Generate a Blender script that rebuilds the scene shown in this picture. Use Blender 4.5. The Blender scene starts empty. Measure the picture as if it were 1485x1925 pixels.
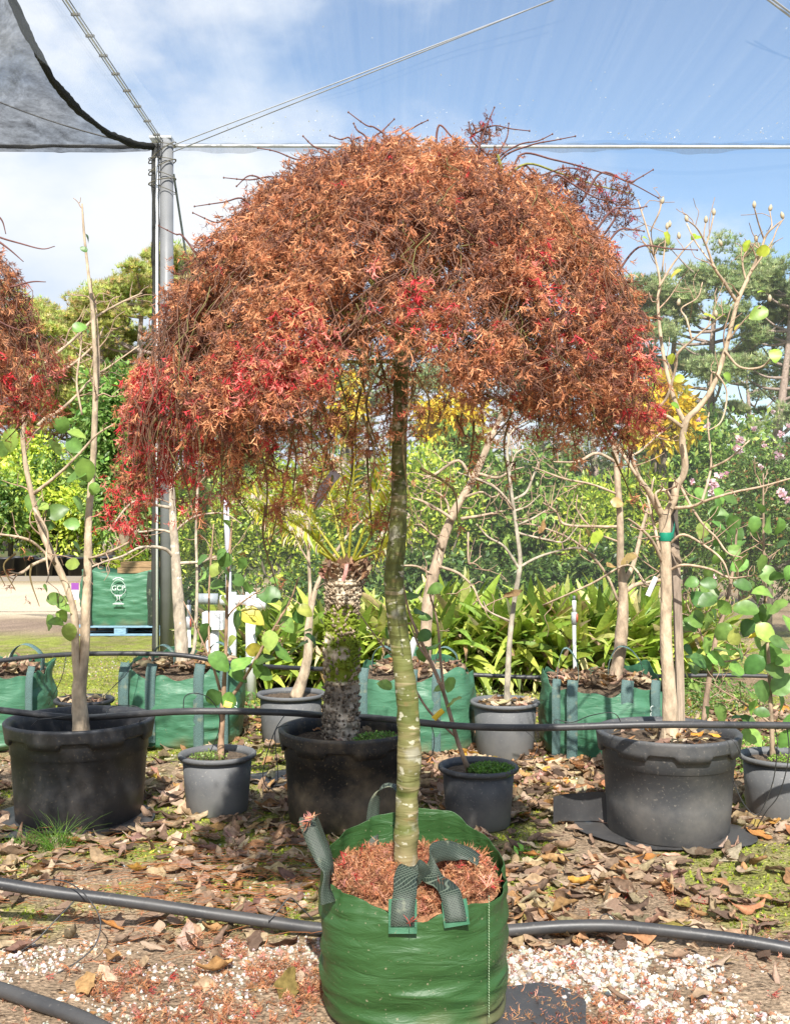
import bpy, math, random
import numpy as np
from mathutils import Vector

random.seed(7)
RNG = np.random.default_rng(11)
SC = bpy.context.scene
COL = SC.collection
R = math.radians

# ------------------------------------------------------------------ camera
EYE = 1.60           # eye height
F = 2000.0           # focal length in pixels of the 1485 x 1925 photograph
CX, HY = 742.5, 975.0
cam = bpy.data.cameras.new('camera')
cam.sensor_fit = 'VERTICAL'
cam.sensor_height = 36.0
cam.sensor_width = 36.0 * 1485 / 1925
cam.lens = 36.0 * F / 1925
cam.shift_y = 12.5 / 1925
cam.clip_start = 0.05
cam.clip_end = 3000
camo = bpy.data.objects.new('camera', cam)
camo.location = (0, 0, EYE)
camo.rotation_euler = (R(90), 0, 0)
COL.objects.link(camo)
SC.camera = camo

# ------------------------------------------------------------------ world + sun
SUN_DIR = Vector((-0.05, 1.0, -1.02)).normalized()      # the way the light travels
EL = math.asin(-SUN_DIR.z)
world = bpy.data.worlds.new('World')
SC.world = world
world.use_nodes = True
wn, wl = world.node_tree.nodes, world.node_tree.links
wn.clear()
wo = wn.new('ShaderNodeOutputWorld')
bg = wn.new('ShaderNodeBackground'); bg.inputs[1].default_value = 0.10
sky = wn.new('ShaderNodeTexSky'); sky.sky_type = 'NISHITA'; sky.sun_disc = False
sky.sun_elevation = EL
sky.sun_rotation = math.atan2(-SUN_DIR.x, -SUN_DIR.y)
sky.air_density = 1.1; sky.dust_density = 0.6; sky.ozone_density = 2.0
tc = wn.new('ShaderNodeTexCoord')
sep = wn.new('ShaderNodeSeparateXYZ'); wl.new(tc.outputs['Generated'], sep.inputs[0])
mp = wn.new('ShaderNodeMapping'); mp.inputs['Scale'].default_value = (1, 1, 1.7)
mp.inputs['Location'].default_value = (0.33, 0.1, 0.2)
wl.new(tc.outputs['Generated'], mp.inputs[0])
nz = wn.new('ShaderNodeTexNoise'); nz.inputs['Scale'].default_value = 3.0
nz.inputs['Detail'].default_value = 9; nz.inputs['Roughness'].default_value = 0.56
wl.new(mp.outputs[0], nz.inputs['Vector'])
# more cloud to the left and low down, a clear patch up on the right
m1 = wn.new('ShaderNodeMath'); m1.operation = 'MULTIPLY_ADD'
wl.new(sep.outputs['X'], m1.inputs[0]); m1.inputs[1].default_value = -0.62; m1.inputs[2].default_value = 0.03
m1c = wn.new('ShaderNodeClamp'); m1c.inputs[1].default_value = -0.16; m1c.inputs[2].default_value = 0.17
wl.new(m1.outputs[0], m1c.inputs[0])
m2 = wn.new('ShaderNodeMapRange'); m2.inputs['From Min'].default_value = 0.04; m2.inputs['From Max'].default_value = 0.27
m2.inputs['To Min'].default_value = 0.16; m2.inputs['To Max'].default_value = 0.0
wl.new(sep.outputs['Z'], m2.inputs['Value'])
a1 = wn.new('ShaderNodeMath'); a1.operation = 'ADD'; wl.new(nz.outputs['Fac'], a1.inputs[0]); wl.new(m1c.outputs[0], a1.inputs[1])
a2 = wn.new('ShaderNodeMath'); a2.operation = 'ADD'; wl.new(a1.outputs[0], a2.inputs[0]); wl.new(m2.outputs[0], a2.inputs[1])
cr = wn.new('ShaderNodeMapRange'); cr.interpolation_type = 'SMOOTHSTEP'
cr.inputs['From Min'].default_value = 0.44; cr.inputs['From Max'].default_value = 0.66
wl.new(a2.outputs[0], cr.inputs['Value'])
nz2 = wn.new('ShaderNodeTexNoise'); nz2.inputs['Scale'].default_value = 5; nz2.inputs['Detail'].default_value = 6
wl.new(mp.outputs[0], nz2.inputs['Vector'])
cc = wn.new('ShaderNodeMix'); cc.data_type = 'RGBA'
cc.inputs[6].default_value = (3.7, 4.35, 5.3, 1); cc.inputs[7].default_value = (5.3, 5.5, 5.8, 1)
cmr = wn.new('ShaderNodeMapRange'); cmr.inputs['From Min'].default_value = 0.35; cmr.inputs['From Max'].default_value = 0.6
wl.new(nz2.outputs['Fac'], cmr.inputs['Value']); wl.new(cmr.outputs[0], cc.inputs[0])
sm = wn.new('ShaderNodeMix'); sm.data_type = 'RGBA'
wl.new(cr.outputs[0], sm.inputs[0]); wl.new(sky.outputs[0], sm.inputs[6]); wl.new(cc.outputs[2], sm.inputs[7])
wl.new(sm.outputs[2], bg.inputs[0]); wl.new(bg.outputs[0], wo.inputs[0])

sl = bpy.data.lights.new('sun', 'SUN'); sl.energy = 5.0; sl.angle = R(0.6); sl.color = (1.0, 0.955, 0.88)
so = bpy.data.objects.new('sun', sl); so.rotation_euler = SUN_DIR.to_track_quat('-Z', 'Y').to_euler()
so.location = (2, -8, 9); COL.objects.link(so)
SC.view_settings.view_transform = 'Standard'
SC.view_settings.look = 'None'
SC.view_settings.gamma = 1
SC.view_settings.exposure = 0.90
SC.cycles.max_bounces = 8
SC.cycles.transparent_max_bounces = 24
SC.cycles.use_denoising = True

# ------------------------------------------------------------------ helpers
def P(px, py, D):
    return np.array([(px - CX) / F * D, D, EYE - (py - HY) / F * D])

def gD(py):                       # depth of the ground seen at a pixel row
    return EYE * F / (py - HY)

_h = np.random.default_rng(3).random(65536)
def _hash(i, j, k):
    return _h[(i * 73856093 ^ j * 19349663 ^ k * 83492791) & 65535]
def vnoise(p, s=1.0):
    p = np.asarray(p, float) * s
    i = np.floor(p).astype(np.int64); f = p - i; f = f * f * (3 - 2 * f)
    r = 0
    for a in (0, 1):
        for b in (0, 1):
            for c in (0, 1):
                w = (f[..., 0] if a else 1 - f[..., 0]) * (f[..., 1] if b else 1 - f[..., 1]) * (f[..., 2] if c else 1 - f[..., 2])
                r = r + w * _hash(i[..., 0] + a, i[..., 1] + b, i[..., 2] + c)
    return r
def fbm(p, s=1.0, o=4):
    r, a, t = 0, 1.0, 0
    for k in range(o):
        r = r + a * vnoise(np.asarray(p) + 17.3 * k, s * 2 ** k); t += a; a *= .5
    return r / t
def smooth(x, a, b):
    t = np.clip((x - a) / (b - a), 0, 1); return t * t * (3 - 2 * t)

class MB:
    def __init__(s):
        s.v = []; s.c = []; s.loops = []; s.sizes = []; s.n = 0
    def add(s, v, f, c=(.5, .5, .5)):
        """v (n,3); f (m,k) int array or list of such arrays; c colour or (n,3)"""
        v = np.asarray(v, float).reshape(-1, 3)
        c = np.asarray(c, float)
        if c.ndim == 1: c = np.tile(c, (len(v), 1))
        fs = f if isinstance(f, list) else [f]
        for q in fs:
            q = np.asarray(q, np.int64)
            if q.size == 0: continue
            s.loops.append((q + s.n).ravel()); s.sizes.append(np.full(len(q), q.shape[1]))
        s.v.append(v); s.c.append(c); s.n += len(v)
    def build(s, name, mat, parent=None, origin=None, smooth_=True):
        v = np.concatenate(s.v); c = np.concatenate(s.c)
        if parent is not None: origin = np.array(getattr(parent, 'location')) if parent.type == 'EMPTY' else np.array(parent['_o'])
        if origin is None: origin = np.array([v[:, 0].mean(), v[:, 1].mean(), v[:, 2].min()])
        v = v - np.asarray(origin)
        me = bpy.data.meshes.new(name)
        L = np.concatenate(s.loops).astype(np.int32); S = np.concatenate(s.sizes).astype(np.int32)
        me.vertices.add(len(v)); me.vertices.foreach_set('co', v.astype(np.float32).ravel())
        me.loops.add(len(L)); me.loops.foreach_set('vertex_index', L)
        me.polygons.add(len(S))
        st = np.concatenate([[0], np.cumsum(S)[:-1]]).astype(np.int32)
        me.polygons.foreach_set('loop_start', st); me.polygons.foreach_set('loop_total', S)
        me.polygons.foreach_set('use_smooth', np.full(len(S), bool(smooth_)))
        at = me.color_attributes.new('tint', 'FLOAT_COLOR', 'POINT')
        at.data.foreach_set('color', np.concatenate([c, np.ones((len(c), 1))], 1).astype(np.float32).ravel())
        me.update(calc_edges=True)
        me.validate()
        me.materials.append(mat)
        o = bpy.data.objects.new(name, me); COL.objects.link(o)
        if parent is not None:
            o.parent = parent
            if parent.type != 'EMPTY': o.location = (0, 0, 0)
            _ORI[o.name] = origin
        else:
            o.location = origin
            _ORI[o.name] = origin
        return o
_ORI = {}
_mb_build = MB.build
def _b(s, name, mat, parent=None, origin=None, smooth_=True):
    if parent is not None and parent.type != 'EMPTY':
        og = _ORI[parent.name]
        o = _mb_build(s, name, mat, None, og, smooth_)
        o.parent = parent; o.location = (0, 0, 0); _ORI[o.name] = og
        return o
    o = _mb_build(s, name, mat, parent, origin, smooth_)
    return o
MB.build = _b

def tag(o, label=None, cat=None, group=None, kind=None):
    if label: o['label'] = label
    if cat: o['category'] = cat
    if group: o['group'] = group
    if kind: o['kind'] = kind
    return o
def thing(name, label, cat, loc, group=None):
    o = bpy.data.objects.new(name, None); o.location = tuple(float(a) for a in loc)
    o.empty_display_size = .1; COL.objects.link(o)
    return tag(o, label, cat, group)

def grid_faces(nu, nv, wrap_u=False):
    """vertex index = j*nu + i"""
    i = np.arange(nu if wrap_u else nu - 1); j = np.arange(nv - 1)
    I, J = np.meshgrid(i, j); I2 = (I + 1) % nu
    return np.stack([J * nu + I, J * nu + I2, (J + 1) * nu + I2, (J + 1) * nu + I], -1).reshape(-1, 4)

def catmull(p, n=5):
    p = np.asarray(p, float)
    if len(p) < 3: 
        t = np.linspace(0, 1, n + 1)[:, None]; return p[0] * (1 - t) + p[-1] * t
    q = np.vstack([2 * p[0] - p[1], p, 2 * p[-1] - p[-2]]); out = []
    for k in range(1, len(q) - 2):
        t = np.linspace(0, 1, n, endpoint=False)[:, None]
        a, b, c, d = q[k - 1], q[k], q[k + 1], q[k + 2]
        out.append(.5 * ((2 * b) + (c - a) * t + (2 * a - 5 * b + 4 * c - d) * t ** 2 + (3 * b - a - 3 * c + d) * t ** 3))
    out.append(p[-1:]); return np.vstack(out)

def tube(mb, pts, rad, sides=8, c=(.5, .5, .5), cap=True, rough=0.0):
    pts = np.asarray(pts, float); n = len(pts)
    rad = np.broadcast_to(np.asarray(rad, float), (n,)).copy()
    T = np.gradient(pts, axis=0); T /= np.linalg.norm(T, axis=1)[:, None] + 1e-12
    up = np.array([0, 0, 1.]) if abs(T[0, 2]) < .9 else np.array([1., 0, 0])
    N = np.zeros_like(pts); x = np.cross(T[0], up); x /= np.linalg.norm(x); N[0] = x
    for k in range(1, n):
        x = N[k - 1] - T[k] * np.dot(N[k - 1], T[k]); N[k] = x / (np.linalg.norm(x) + 1e-12)
    B = np.cross(T, N)
    a = np.linspace(0, 2 * np.pi, sides, endpoint=False)
    ring = np.cos(a)[None, :, None] * N[:, None, :] + np.sin(a)[None, :, None] * B[:, None, :]
    rr = rad[:, None]
    if rough:
        q = pts[:, None, :] + ring * rr[..., None]
        rr = rr * (1 + rough * (fbm(q, 28, 3) - .5) * 2)
    v = (pts[:, None, :] + ring * rr[..., None] if not np.isscalar(rr) else 0).reshape(-1, 3)
    f = [grid_faces(sides, n, True)]
    if cap:
        v = np.vstack([v, pts[0], pts[-1]]); m = n * sides; i = np.arange(sides); i2 = (i + 1) % sides
        f.append(np.stack([i2, i, np.full(sides, m)], 1)); e = (n - 1) * sides
        f.append(np.stack([e + i, e + i2, np.full(sides, m + 1)], 1))
    mb.add(v, f, c)

def lathe(mb, prof, n=48, c=(.5, .5, .5), cen=(0, 0, 0), fn=None):
    prof = np.asarray(prof, float); a = np.linspace(0, 2 * np.pi, n, endpoint=False)
    r = np.repeat(prof[:, 0:1], n, 1); z = np.repeat(prof[:, 1:2], n, 1)
    ph_ = cen[0] * 7.3 + cen[1] * 3.1; r = r * (1 + (.010 * np.cos(2 * a + ph_) + .005 * np.cos(3 * a + 2 * ph_) + .003 * np.cos(7 * a + ph_)))[None, :] if n > 40 else r
    if fn: r, z = fn(r, z, a[None, :].repeat(len(prof), 0))
    v = np.stack([r * np.cos(a), r * np.sin(a), z], -1) + np.asarray(cen)
    mb.add(v.reshape(-1, 3), grid_faces(n, len(prof), True), c)

def box(mb, lo, hi, c=(.5, .5, .5)):
    lo = np.asarray(lo, float); hi = np.asarray(hi, float)
    s = np.array([[x, y, z] for z in (0, 1) for y in (0, 1) for x in (0, 1)], float)
    f = np.array([[0, 2, 3, 1], [4, 5, 7, 6], [0, 1, 5, 4], [2, 6, 7, 3], [0, 4, 6, 2], [1, 3, 7, 5]])
    mb.add(lo + s * (hi - lo), f, c)

def frames(d, roll=None):
    """rotation matrices whose Y axis is direction d, random roll -> (n,3,3) columns X,Y,Z"""
    d = d / (np.linalg.norm(d, axis=1)[:, None] + 1e-9); n = len(d)
    up = np.tile(np.array([0, 0, 1.]), (n, 1)); up[np.abs(d[:, 2]) > .95] = [0, 1., 0]
    x = np.cross(d, up); x /= np.linalg.norm(x, axis=1)[:, None]; z = np.cross(x, d)
    if roll is None: roll = RNG.uniform(0, 2 * np.pi, n)
    c, s = np.cos(roll)[:, None], np.sin(roll)[:, None]
    x, z = x * c + z * s, z * c - x * s
    return np.stack([x, d, z], -1)

def scatter(mb, temps, pos, M, size, col, lightvar=0.0):
    """temps: list of (verts, [faces]); one template per instance at random"""
    pos = np.asarray(pos, float); n = len(pos)
    size = np.broadcast_to(np.asarray(size, float), (n,)); col = np.asarray(col, float)
    if col.ndim == 1: col = np.tile(col, (n, 1))
    pick = RNG.integers(0, len(temps), n)
    for t, (tv, tf) in enumerate(temps):
        k = np.where(pick == t)[0]
        if len(k) == 0: continue
        w = np.einsum('nij,vj->nvi', M[k], tv) * size[k][:, None, None] + pos[k][:, None, :]
        nv = len(tv); off = (np.arange(len(k)) * nv)[:, None, None]
        fs = [(np.asarray(q)[None] + off).reshape(-1, np.asarray(q).shape[1]) for q in tf]
        cc_ = np.repeat(col[k][:, None, :], nv, 1)
        if lightvar: cc_ = cc_ * (1 + lightvar * (RNG.random((len(k), nv, 1)) - .5))
        mb.add(w.reshape(-1, 3), fs, cc_.reshape(-1, 3))

# ------------------------------------------------------------------ materials
def mat_new(name):
    m = bpy.data.materials.new(name); m.use_nodes = True
    nt = m.node_tree; nt.nodes.clear()
    return m, nt.nodes, nt.links
def tint_mat(name, rough=.7, transl=0.0, nscale=40, namp=.25, bump=0.0, bscale=60, spec=.3, nstretch=(1, 1, 1), tcol=None):
    m, n, l = mat_new(name)
    out = n.new('ShaderNodeOutputMaterial'); p = n.new('ShaderNodeBsdfPrincipled')
    p.inputs['Roughness'].default_value = rough; p.inputs['Specular IOR Level'].default_value = spec
    at = n.new('ShaderNodeAttribute'); at.attribute_name = 'tint'
    tc_ = n.new('ShaderNodeTexCoord'); mp_ = n.new('ShaderNodeMapping'); mp_.inputs['Scale'].default_value = nstretch
    l.new(tc_.outputs['Object'], mp_.inputs[0])
    no = n.new('ShaderNodeTexNoise'); no.inputs['Scale'].default_value = nscale; no.inputs['Detail'].default_value = 5
    l.new(mp_.outputs[0], no.inputs['Vector'])
    mr = n.new('ShaderNodeMapRange'); mr.inputs['From Min'].default_value = .3; mr.inputs['From Max'].default_value = .7
    mr.inputs['To Min'].default_value = 1 - namp; mr.inputs['To Max'].default_value = 1 + namp
    l.new(no.outputs['Fac'], mr.inputs['Value'])
    mu = n.new('ShaderNodeVectorMath'); mu.operation = 'SCALE'; l.new(at.outputs['Color'], mu.inputs[0]); l.new(mr.outputs[0], mu.inputs['Scale'])
    l.new(mu.outputs[0], p.inputs['Base Color'])
    if bump:
        nb = n.new('ShaderNodeTexNoise'); nb.inputs['Scale'].default_value = bscale; nb.inputs['Detail'].default_value = 6
        l.new(mp_.outputs[0], nb.inputs['Vector'])
        b = n.new('ShaderNodeBump'); b.inputs['Strength'].default_value = 1; b.inputs['Distance'].default_value = bump
        l.new(nb.outputs['Fac'], b.inputs['Height']); l.new(b.outputs[0], p.inputs['Normal'])
    if transl:
        t = n.new('ShaderNodeBsdfTranslucent'); mx = n.new('ShaderNodeMixShader'); mx.inputs[0].default_value = transl
        l.new(mu.outputs[0], t.inputs[0]); l.new(p.outputs[0], mx.inputs[1]); l.new(t.outputs[0], mx.inputs[2]); l.new(mx.outputs[0], out.inputs[0])
    else:
        l.new(p.outputs[0], out.inputs[0])
    return m

M_leaf = tint_mat('leaf_green', .40, .36, 30, .22, spec=.45)
M_dry = tint_mat('leaf_dry', .75, .22, 60, .3, bump=.002, bscale=90, spec=.2)
M_maple = tint_mat('leaf_maple', .7, .30, 50, .25, spec=.25)
M_far = tint_mat('leaf_far', .6, .45, 3, .2, spec=.3)
M_bark = tint_mat('bark', .85, 0, 24, .42, bump=.006, bscale=70, spec=.2, nstretch=(1, 1, .45))
M_twig = tint_mat('twig', .8, 0, 50, .25, spec=.25)
M_ground = tint_mat('ground_soil', .95, 0, 70, .55, bump=.02, bscale=55, spec=.1)
M_stone = tint_mat('gravel_stone', .85, 0, 90, .12, bump=.002, bscale=150, spec=.25)
M_moss = tint_mat('moss', .9, .2, 60, .3, spec=.1)
M_plain = tint_mat('painted', .5, 0, 20, .06)
M_pvc = tint_mat('pvc', .35, 0, 12, .08, spec=.5)
M_wood = tint_mat('timber', .8, 0, 14, .3, bump=.002, bscale=40, nstretch=(1, 6, 6), spec=.2)
M_stake = tint_mat('grey_timber', .85, 0, 14, .35, bump=.003, bscale=40, nstretch=(8, 8, .7), spec=.2)
M_metal = tint_mat('galvanised', .45, 0, 5, .12, spec=.5)
M_gold = M_plain

def mat_pot(name, base, dirt, amt, rough=.5):
    m, n, l = mat_new(name)
    out = n.new('ShaderNodeOutputMaterial'); p = n.new('ShaderNodeBsdfPrincipled')
    tc_ = n.new('ShaderNodeTexCoord')
    a = n.new('ShaderNodeTexNoise'); a.inputs['Scale'].default_value = 4; a.inputs['Detail'].default_value = 8; a.inputs['Roughness'].default_value = .65
    l.new(tc_.outputs['Object'], a.inputs['Vector'])
    s = n.new('ShaderNodeSeparateXYZ'); l.new(tc_.outputs['Object'], s.inputs[0])
    g = n.new('ShaderNodeMapRange'); g.inputs['From Min'].default_value = .0; g.inputs['From Max'].default_value = .30
    g.inputs['To Min'].default_value = .24; g.inputs['To Max'].default_value = 0
    l.new(s.outputs['Z'], g.inputs['Value'])
    ad = n.new('ShaderNodeMath'); ad.operation = 'ADD'; l.new(a.outputs['Fac'], ad.inputs[0]); l.new(g.outputs[0], ad.inputs[1])
    r = n.new('ShaderNodeMapRange'); r.inputs['From Min'].default_value = .5; r.inputs['From Max'].default_value = .8; r.inputs['To Max'].default_value = amt
    l.new(ad.outputs[0], r.inputs['Value'])
    v = n.new('ShaderNodeTexNoise'); v.inputs['Scale'].default_value = 75; v.inputs['Detail'].default_value = 5
    l.new(tc_.outputs['Object'], v.inputs['Vector'])
    sp = n.new('ShaderNodeMapRange'); sp.inputs['From Min'].default_value = .60; sp.inputs['From Max'].default_value = .72; sp.inputs['To Max'].default_value = .7
    l.new(v.outputs['Fac'], sp.inputs['Value'])
    mx = n.new('ShaderNodeMath'); mx.operation = 'MAXIMUM'; l.new(r.outputs[0], mx.inputs[0]); l.new(sp.outputs[0], mx.inputs[1])
    c = n.new('ShaderNodeMix'); c.data_type = 'RGBA'; c.inputs[6].default_value = (*base, 1); c.inputs[7].default_value = (*dirt, 1)
    l.new(mx.outputs[0], c.inputs[0]); l.new(c.outputs[2], p.inputs['Base Color'])
    rr = n.new('ShaderNodeMapRange'); rr.inputs['To Min'].default_value = rough - .1; rr.inputs['To Max'].default_value = rough + .25
    l.new(a.outputs['Fac'], rr.inputs['Value']); l.new(rr.outputs[0], p.inputs['Roughness'])
    w = n.new('ShaderNodeTexNoise'); w.inputs['Scale'].default_value = 14; w.inputs['Detail'].default_value = 4; l.new(tc_.outputs['Object'], w.inputs['Vector'])
    b = n.new('ShaderNodeBump'); b.inputs['Strength'].default_value = .5; b.inputs['Distance'].default_value = .004
    l.new(w.outputs['Fac'], b.inputs['Height']); l.new(b.outputs[0], p.inputs['Normal'])
    l.new(p.outputs[0], out.inputs[0]); return m
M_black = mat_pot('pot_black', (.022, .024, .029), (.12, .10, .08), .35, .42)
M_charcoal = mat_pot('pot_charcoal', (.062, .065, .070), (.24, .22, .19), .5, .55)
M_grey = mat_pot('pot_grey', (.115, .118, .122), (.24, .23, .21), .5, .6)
M_brown = mat_pot('pot_stained', (.018, .018, .019), (.24, .18, .11), .75, .5)
M_pipe = mat_pot('pipe_black', (.030, .031, .034), (.13, .12, .11), .3, .38)

def mat_bag(name, base, pale):
    m, n, l = mat_new(name)
    out = n.new('ShaderNodeOutputMaterial'); p = n.new('ShaderNodeBsdfPrincipled')
    p.inputs['Roughness'].default_value = .46; p.inputs['Specular IOR Level'].default_value = .4
    tc_ = n.new('ShaderNodeTexCoord')
    a = n.new('ShaderNodeTexNoise'); a.inputs['Scale'].default_value = 5; a.inputs['Detail'].default_value = 6
    l.new(tc_.outputs['Object'], a.inputs['Vector'])
    r = n.new('ShaderNodeMapRange'); r.inputs['From Min'].default_value = .35; r.inputs['From Max'].default_value = .75; r.inputs['To Max'].default_value = .5
    l.new(a.outputs['Fac'], r.inputs['Value'])
    c = n.new('ShaderNodeMix'); c.data_type = 'RGBA'; c.inputs[6].default_value = (*base, 1); c.inputs[7].default_value = (*pale, 1)
    l.new(r.outputs[0], c.inputs[0])
    v = n.new('ShaderNodeTexNoise'); v.inputs['Scale'].default_value = 95; v.inputs['Detail'].default_value = 2
    l.new(tc_.outputs['Object'], v.inputs['Vector'])
    sp = n.new('ShaderNodeMapRange'); sp.inputs['From Min'].default_value = .69; sp.inputs['From Max'].default_value = .73; sp.inputs['To Max'].default_value = .7
    l.new(v.outputs['Fac'], sp.inputs['Value'])
    c2 = n.new('ShaderNodeMix'); c2.data_type = 'RGBA'; c2.inputs[7].default_value = (.25, .22, .14, 1)
    l.new(sp.outputs[0], c2.inputs[0]); l.new(c.outputs[2], c2.inputs[6]); 
    # soil-stained foot
    s = n.new('ShaderNodeSeparateXYZ'); l.new(tc_.outputs['Object'], s.inputs[0])
    g = n.new('ShaderNodeMapRange'); g.inputs['From Min'].default_value = .0; g.inputs['From Max'].default_value = .16
    g.inputs['To Min'].default_value = .34; g.inputs['To Max'].default_value = -.1; l.new(s.outputs['Z'], g.inputs['Value'])
    ad = n.new('ShaderNodeMath'); ad.operation = 'ADD'; l.new(a.outputs['Fac'], ad.inputs[0]); l.new(g.outputs[0], ad.inputs[1])
    r3 = n.new('ShaderNodeMapRange'); r3.inputs['From Min'].default_value = .62; r3.inputs['From Max'].default_value = .9; r3.inputs['To Max'].default_value = .7
    l.new(ad.outputs[0], r3.inputs['Value'])
    c3 = n.new('ShaderNodeMix'); c3.data_type = 'RGBA'; c3.inputs[7].default_value = (.16, .14, .07, 1)
    l.new(r3.outputs[0], c3.inputs[0]); l.new(c2.outputs[2], c3.inputs[6]); l.new(c3.outputs[2], p.inputs['Base Color'])
    mp_ = n.new('ShaderNodeMapping'); mp_.inputs['Scale'].default_value = (1, 1, 4); l.new(tc_.outputs['Object'], mp_.inputs[0])
    w = n.new('ShaderNodeTexNoise'); w.inputs['Scale'].default_value = 6.5; w.inputs['Detail'].default_value = 8; w.inputs['Roughness'].default_value = .55; w.inputs['Distortion'].default_value = .9
    l.new(mp_.outputs[0], w.inputs['Vector'])
    b = n.new('ShaderNodeBump'); b.inputs['Strength'].default_value = .75; b.inputs['Distance'].default_value = .010
    l.new(w.outputs['Fac'], b.inputs['Height']); l.new(b.outputs[0], p.inputs['Normal'])
    l.new(p.outputs[0], out.inputs[0]); return m
M_bag = mat_bag('bag_green', (.026, .078, .020), (.045, .115, .035))
M_bag2 = mat_bag('bag_pale_green', (.045, .15, .08), (.12, .27, .175))
def mat_strap(name, a_, b_):
    m, n, l = mat_new(name)
    out = n.new('ShaderNodeOutputMaterial'); p = n.new('ShaderNodeBsdfPrincipled'); p.inputs['Roughness'].default_value = .6
    tc_ = n.new('ShaderNodeTexCoord'); w = n.new('ShaderNodeTexBrick'); w.inputs['Scale'].default_value = 1
    mp_ = n.new('ShaderNodeMapping'); mp_.inputs['Scale'].default_value = (1, 1, 1); mp_.inputs['Rotation'].default_value = (R(90), 0, R(12))
    l.new(tc_.outputs['Object'], mp_.inputs[0]); l.new(mp_.outputs[0], w.inputs['Vector'])
    w.inputs['Color1'].default_value = (*a_, 1); w.inputs['Color2'].default_value = tuple(x * .6 for x in a_) + (1,); w.inputs['Mortar'].default_value = (*b_, 1)
    w.inputs['Brick Width'].default_value = .009; w.inputs['Row Height'].default_value = .0042; w.inputs['Mortar Size'].default_value = .0005
    no = n.new('ShaderNodeTexNoise'); no.inputs['Scale'].default_value = 16; no.inputs['Detail'].default_value = 5; l.new(tc_.outputs['Object'], no.inputs['Vector'])
    mr = n.new('ShaderNodeMapRange'); mr.inputs['From Min'].default_value = .6; mr.inputs['From Max'].default_value = .72; mr.inputs['To Max'].default_value = .6
    l.new(no.outputs['Fac'], mr.inputs['Value'])
    c = n.new('ShaderNodeMix'); c.data_type = 'RGBA'; c.inputs[7].default_value = (.33, .34, .22, 1); l.new(w.outputs['Color'], c.inputs[6]); l.new(mr.outputs[0], c.inputs[0])
    l.new(c.outputs[2], p.inputs['Base Color'])
    b = n.new('ShaderNodeBump'); b.inputs['Distance'].default_value = .002; l.new(w.outputs['Fac'], b.inputs['Height']); l.new(b.outputs[0], p.inputs['Normal'])
    l.new(p.outputs[0], out.inputs[0]); return m
M_strap = mat_strap('webbing_dark', (.018, .032, .022), (.12, .15, .11))
M_strap2 = mat_strap('webbing_blue_green', (.09, .18, .165), (.26, .38, .36))

def mat_trunk():           # green maple bark with tan bands
    m, n, l = mat_new('maple_bark')
    out = n.new('ShaderNodeOutputMaterial'); p = n.new('ShaderNodeBsdfPrincipled'); p.inputs['Roughness'].default_value = .62
    p.inputs['Specular IOR Level'].default_value = .3
    tc_ = n.new('ShaderNodeTexCoord')
    s = n.new('ShaderNodeSeparateXYZ'); l.new(tc_.outputs['Object'], s.inputs[0])
    def noise(sc, st, det=5, dist=0):
        mp_ = n.new('ShaderNodeMapping'); mp_.inputs['Scale'].default_value = st; l.new(tc_.outputs['Object'], mp_.inputs[0])
        q = n.new('ShaderNodeTexNoise'); q.inputs['Scale'].default_value = sc; q.inputs['Detail'].default_value = det; q.inputs['Distortion'].default_value = dist
        l.new(mp_.outputs[0], q.inputs['Vector']); return q.outputs['Fac']
    def rng(x, a, b, lo=0, hi=1):
        q = n.new('ShaderNodeMapRange'); q.inputs['From Min'].default_value = a; q.inputs['From Max'].default_value = b
        q.inputs['To Min'].default_value = lo; q.inputs['To Max'].default_value = hi; l.new(x, q.inputs['Value']); return q.outputs[0]
    def mix(f, a, b):
        q = n.new('ShaderNodeMix'); q.data_type = 'RGBA'; l.new(f, q.inputs[0])
        for k, x in ((6, a), (7, b)):
            if isinstance(x, tuple): q.inputs[k].default_value = (*x, 1)
            else: l.new(x, q.inputs[k])
        return q.outputs[2]
    g = mix(rng(noise(7, (1, 1, .7), 7, .6), .38, .62), (.050, .066, .012), (.16, .17, .05))
    # tan low down (height above soil) and in bands
    band = noise(9, (.25, .25, 1), 2, 1.2)
    ad = n.new('ShaderNodeMath'); ad.operation = 'ADD'; l.new(rng(s.outputs['Z'], 0.0, .9, .17, -.08), ad.inputs[0]); l.new(band, ad.inputs[1])
    c = mix(rng(ad.outputs[0], .50, .74, 0, .85), g, (.25, .205, .10))
    c = mix(rng(s.outputs['Z'], .0, .10, .8, 0), c, (.36, .26, .15))
    line = noise(42, (.12, .12, 1), 2, .6)
    c = mix(rng(line, .60, .68, 0, .5), c, (.42, .33, .20))
    c = mix(rng(noise(48, (.6, .6, 1.0), 4), .60, .66, 0, .8), c, (.50, .48, .36))
    c = mix(rng(noise(14, (1, 1, 1), 8), .56, .66, 0, .6), c, (.34, .33, .26))
    c = mix(rng(noise(11, (1, 1, .8), 6, .5), .60, .70, 0, .7), c, (.10, .085, .05))
    c = mix(rng(noise(30, (.6, .6, 1), 3), .62, .75, 0, .4), c, (.28, .15, .07))
    l.new(c, p.inputs['Base Color'])
    b = n.new('ShaderNodeBump'); b.inputs['Distance'].default_value = .008; b.inputs['Strength'].default_value = .9
    l.new(line, b.inputs['Height']); l.new(b.outputs[0], p.inputs['Normal']); l.new(p.outputs[0], out.inputs[0]); return m
M_trunk = mat_trunk()

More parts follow.
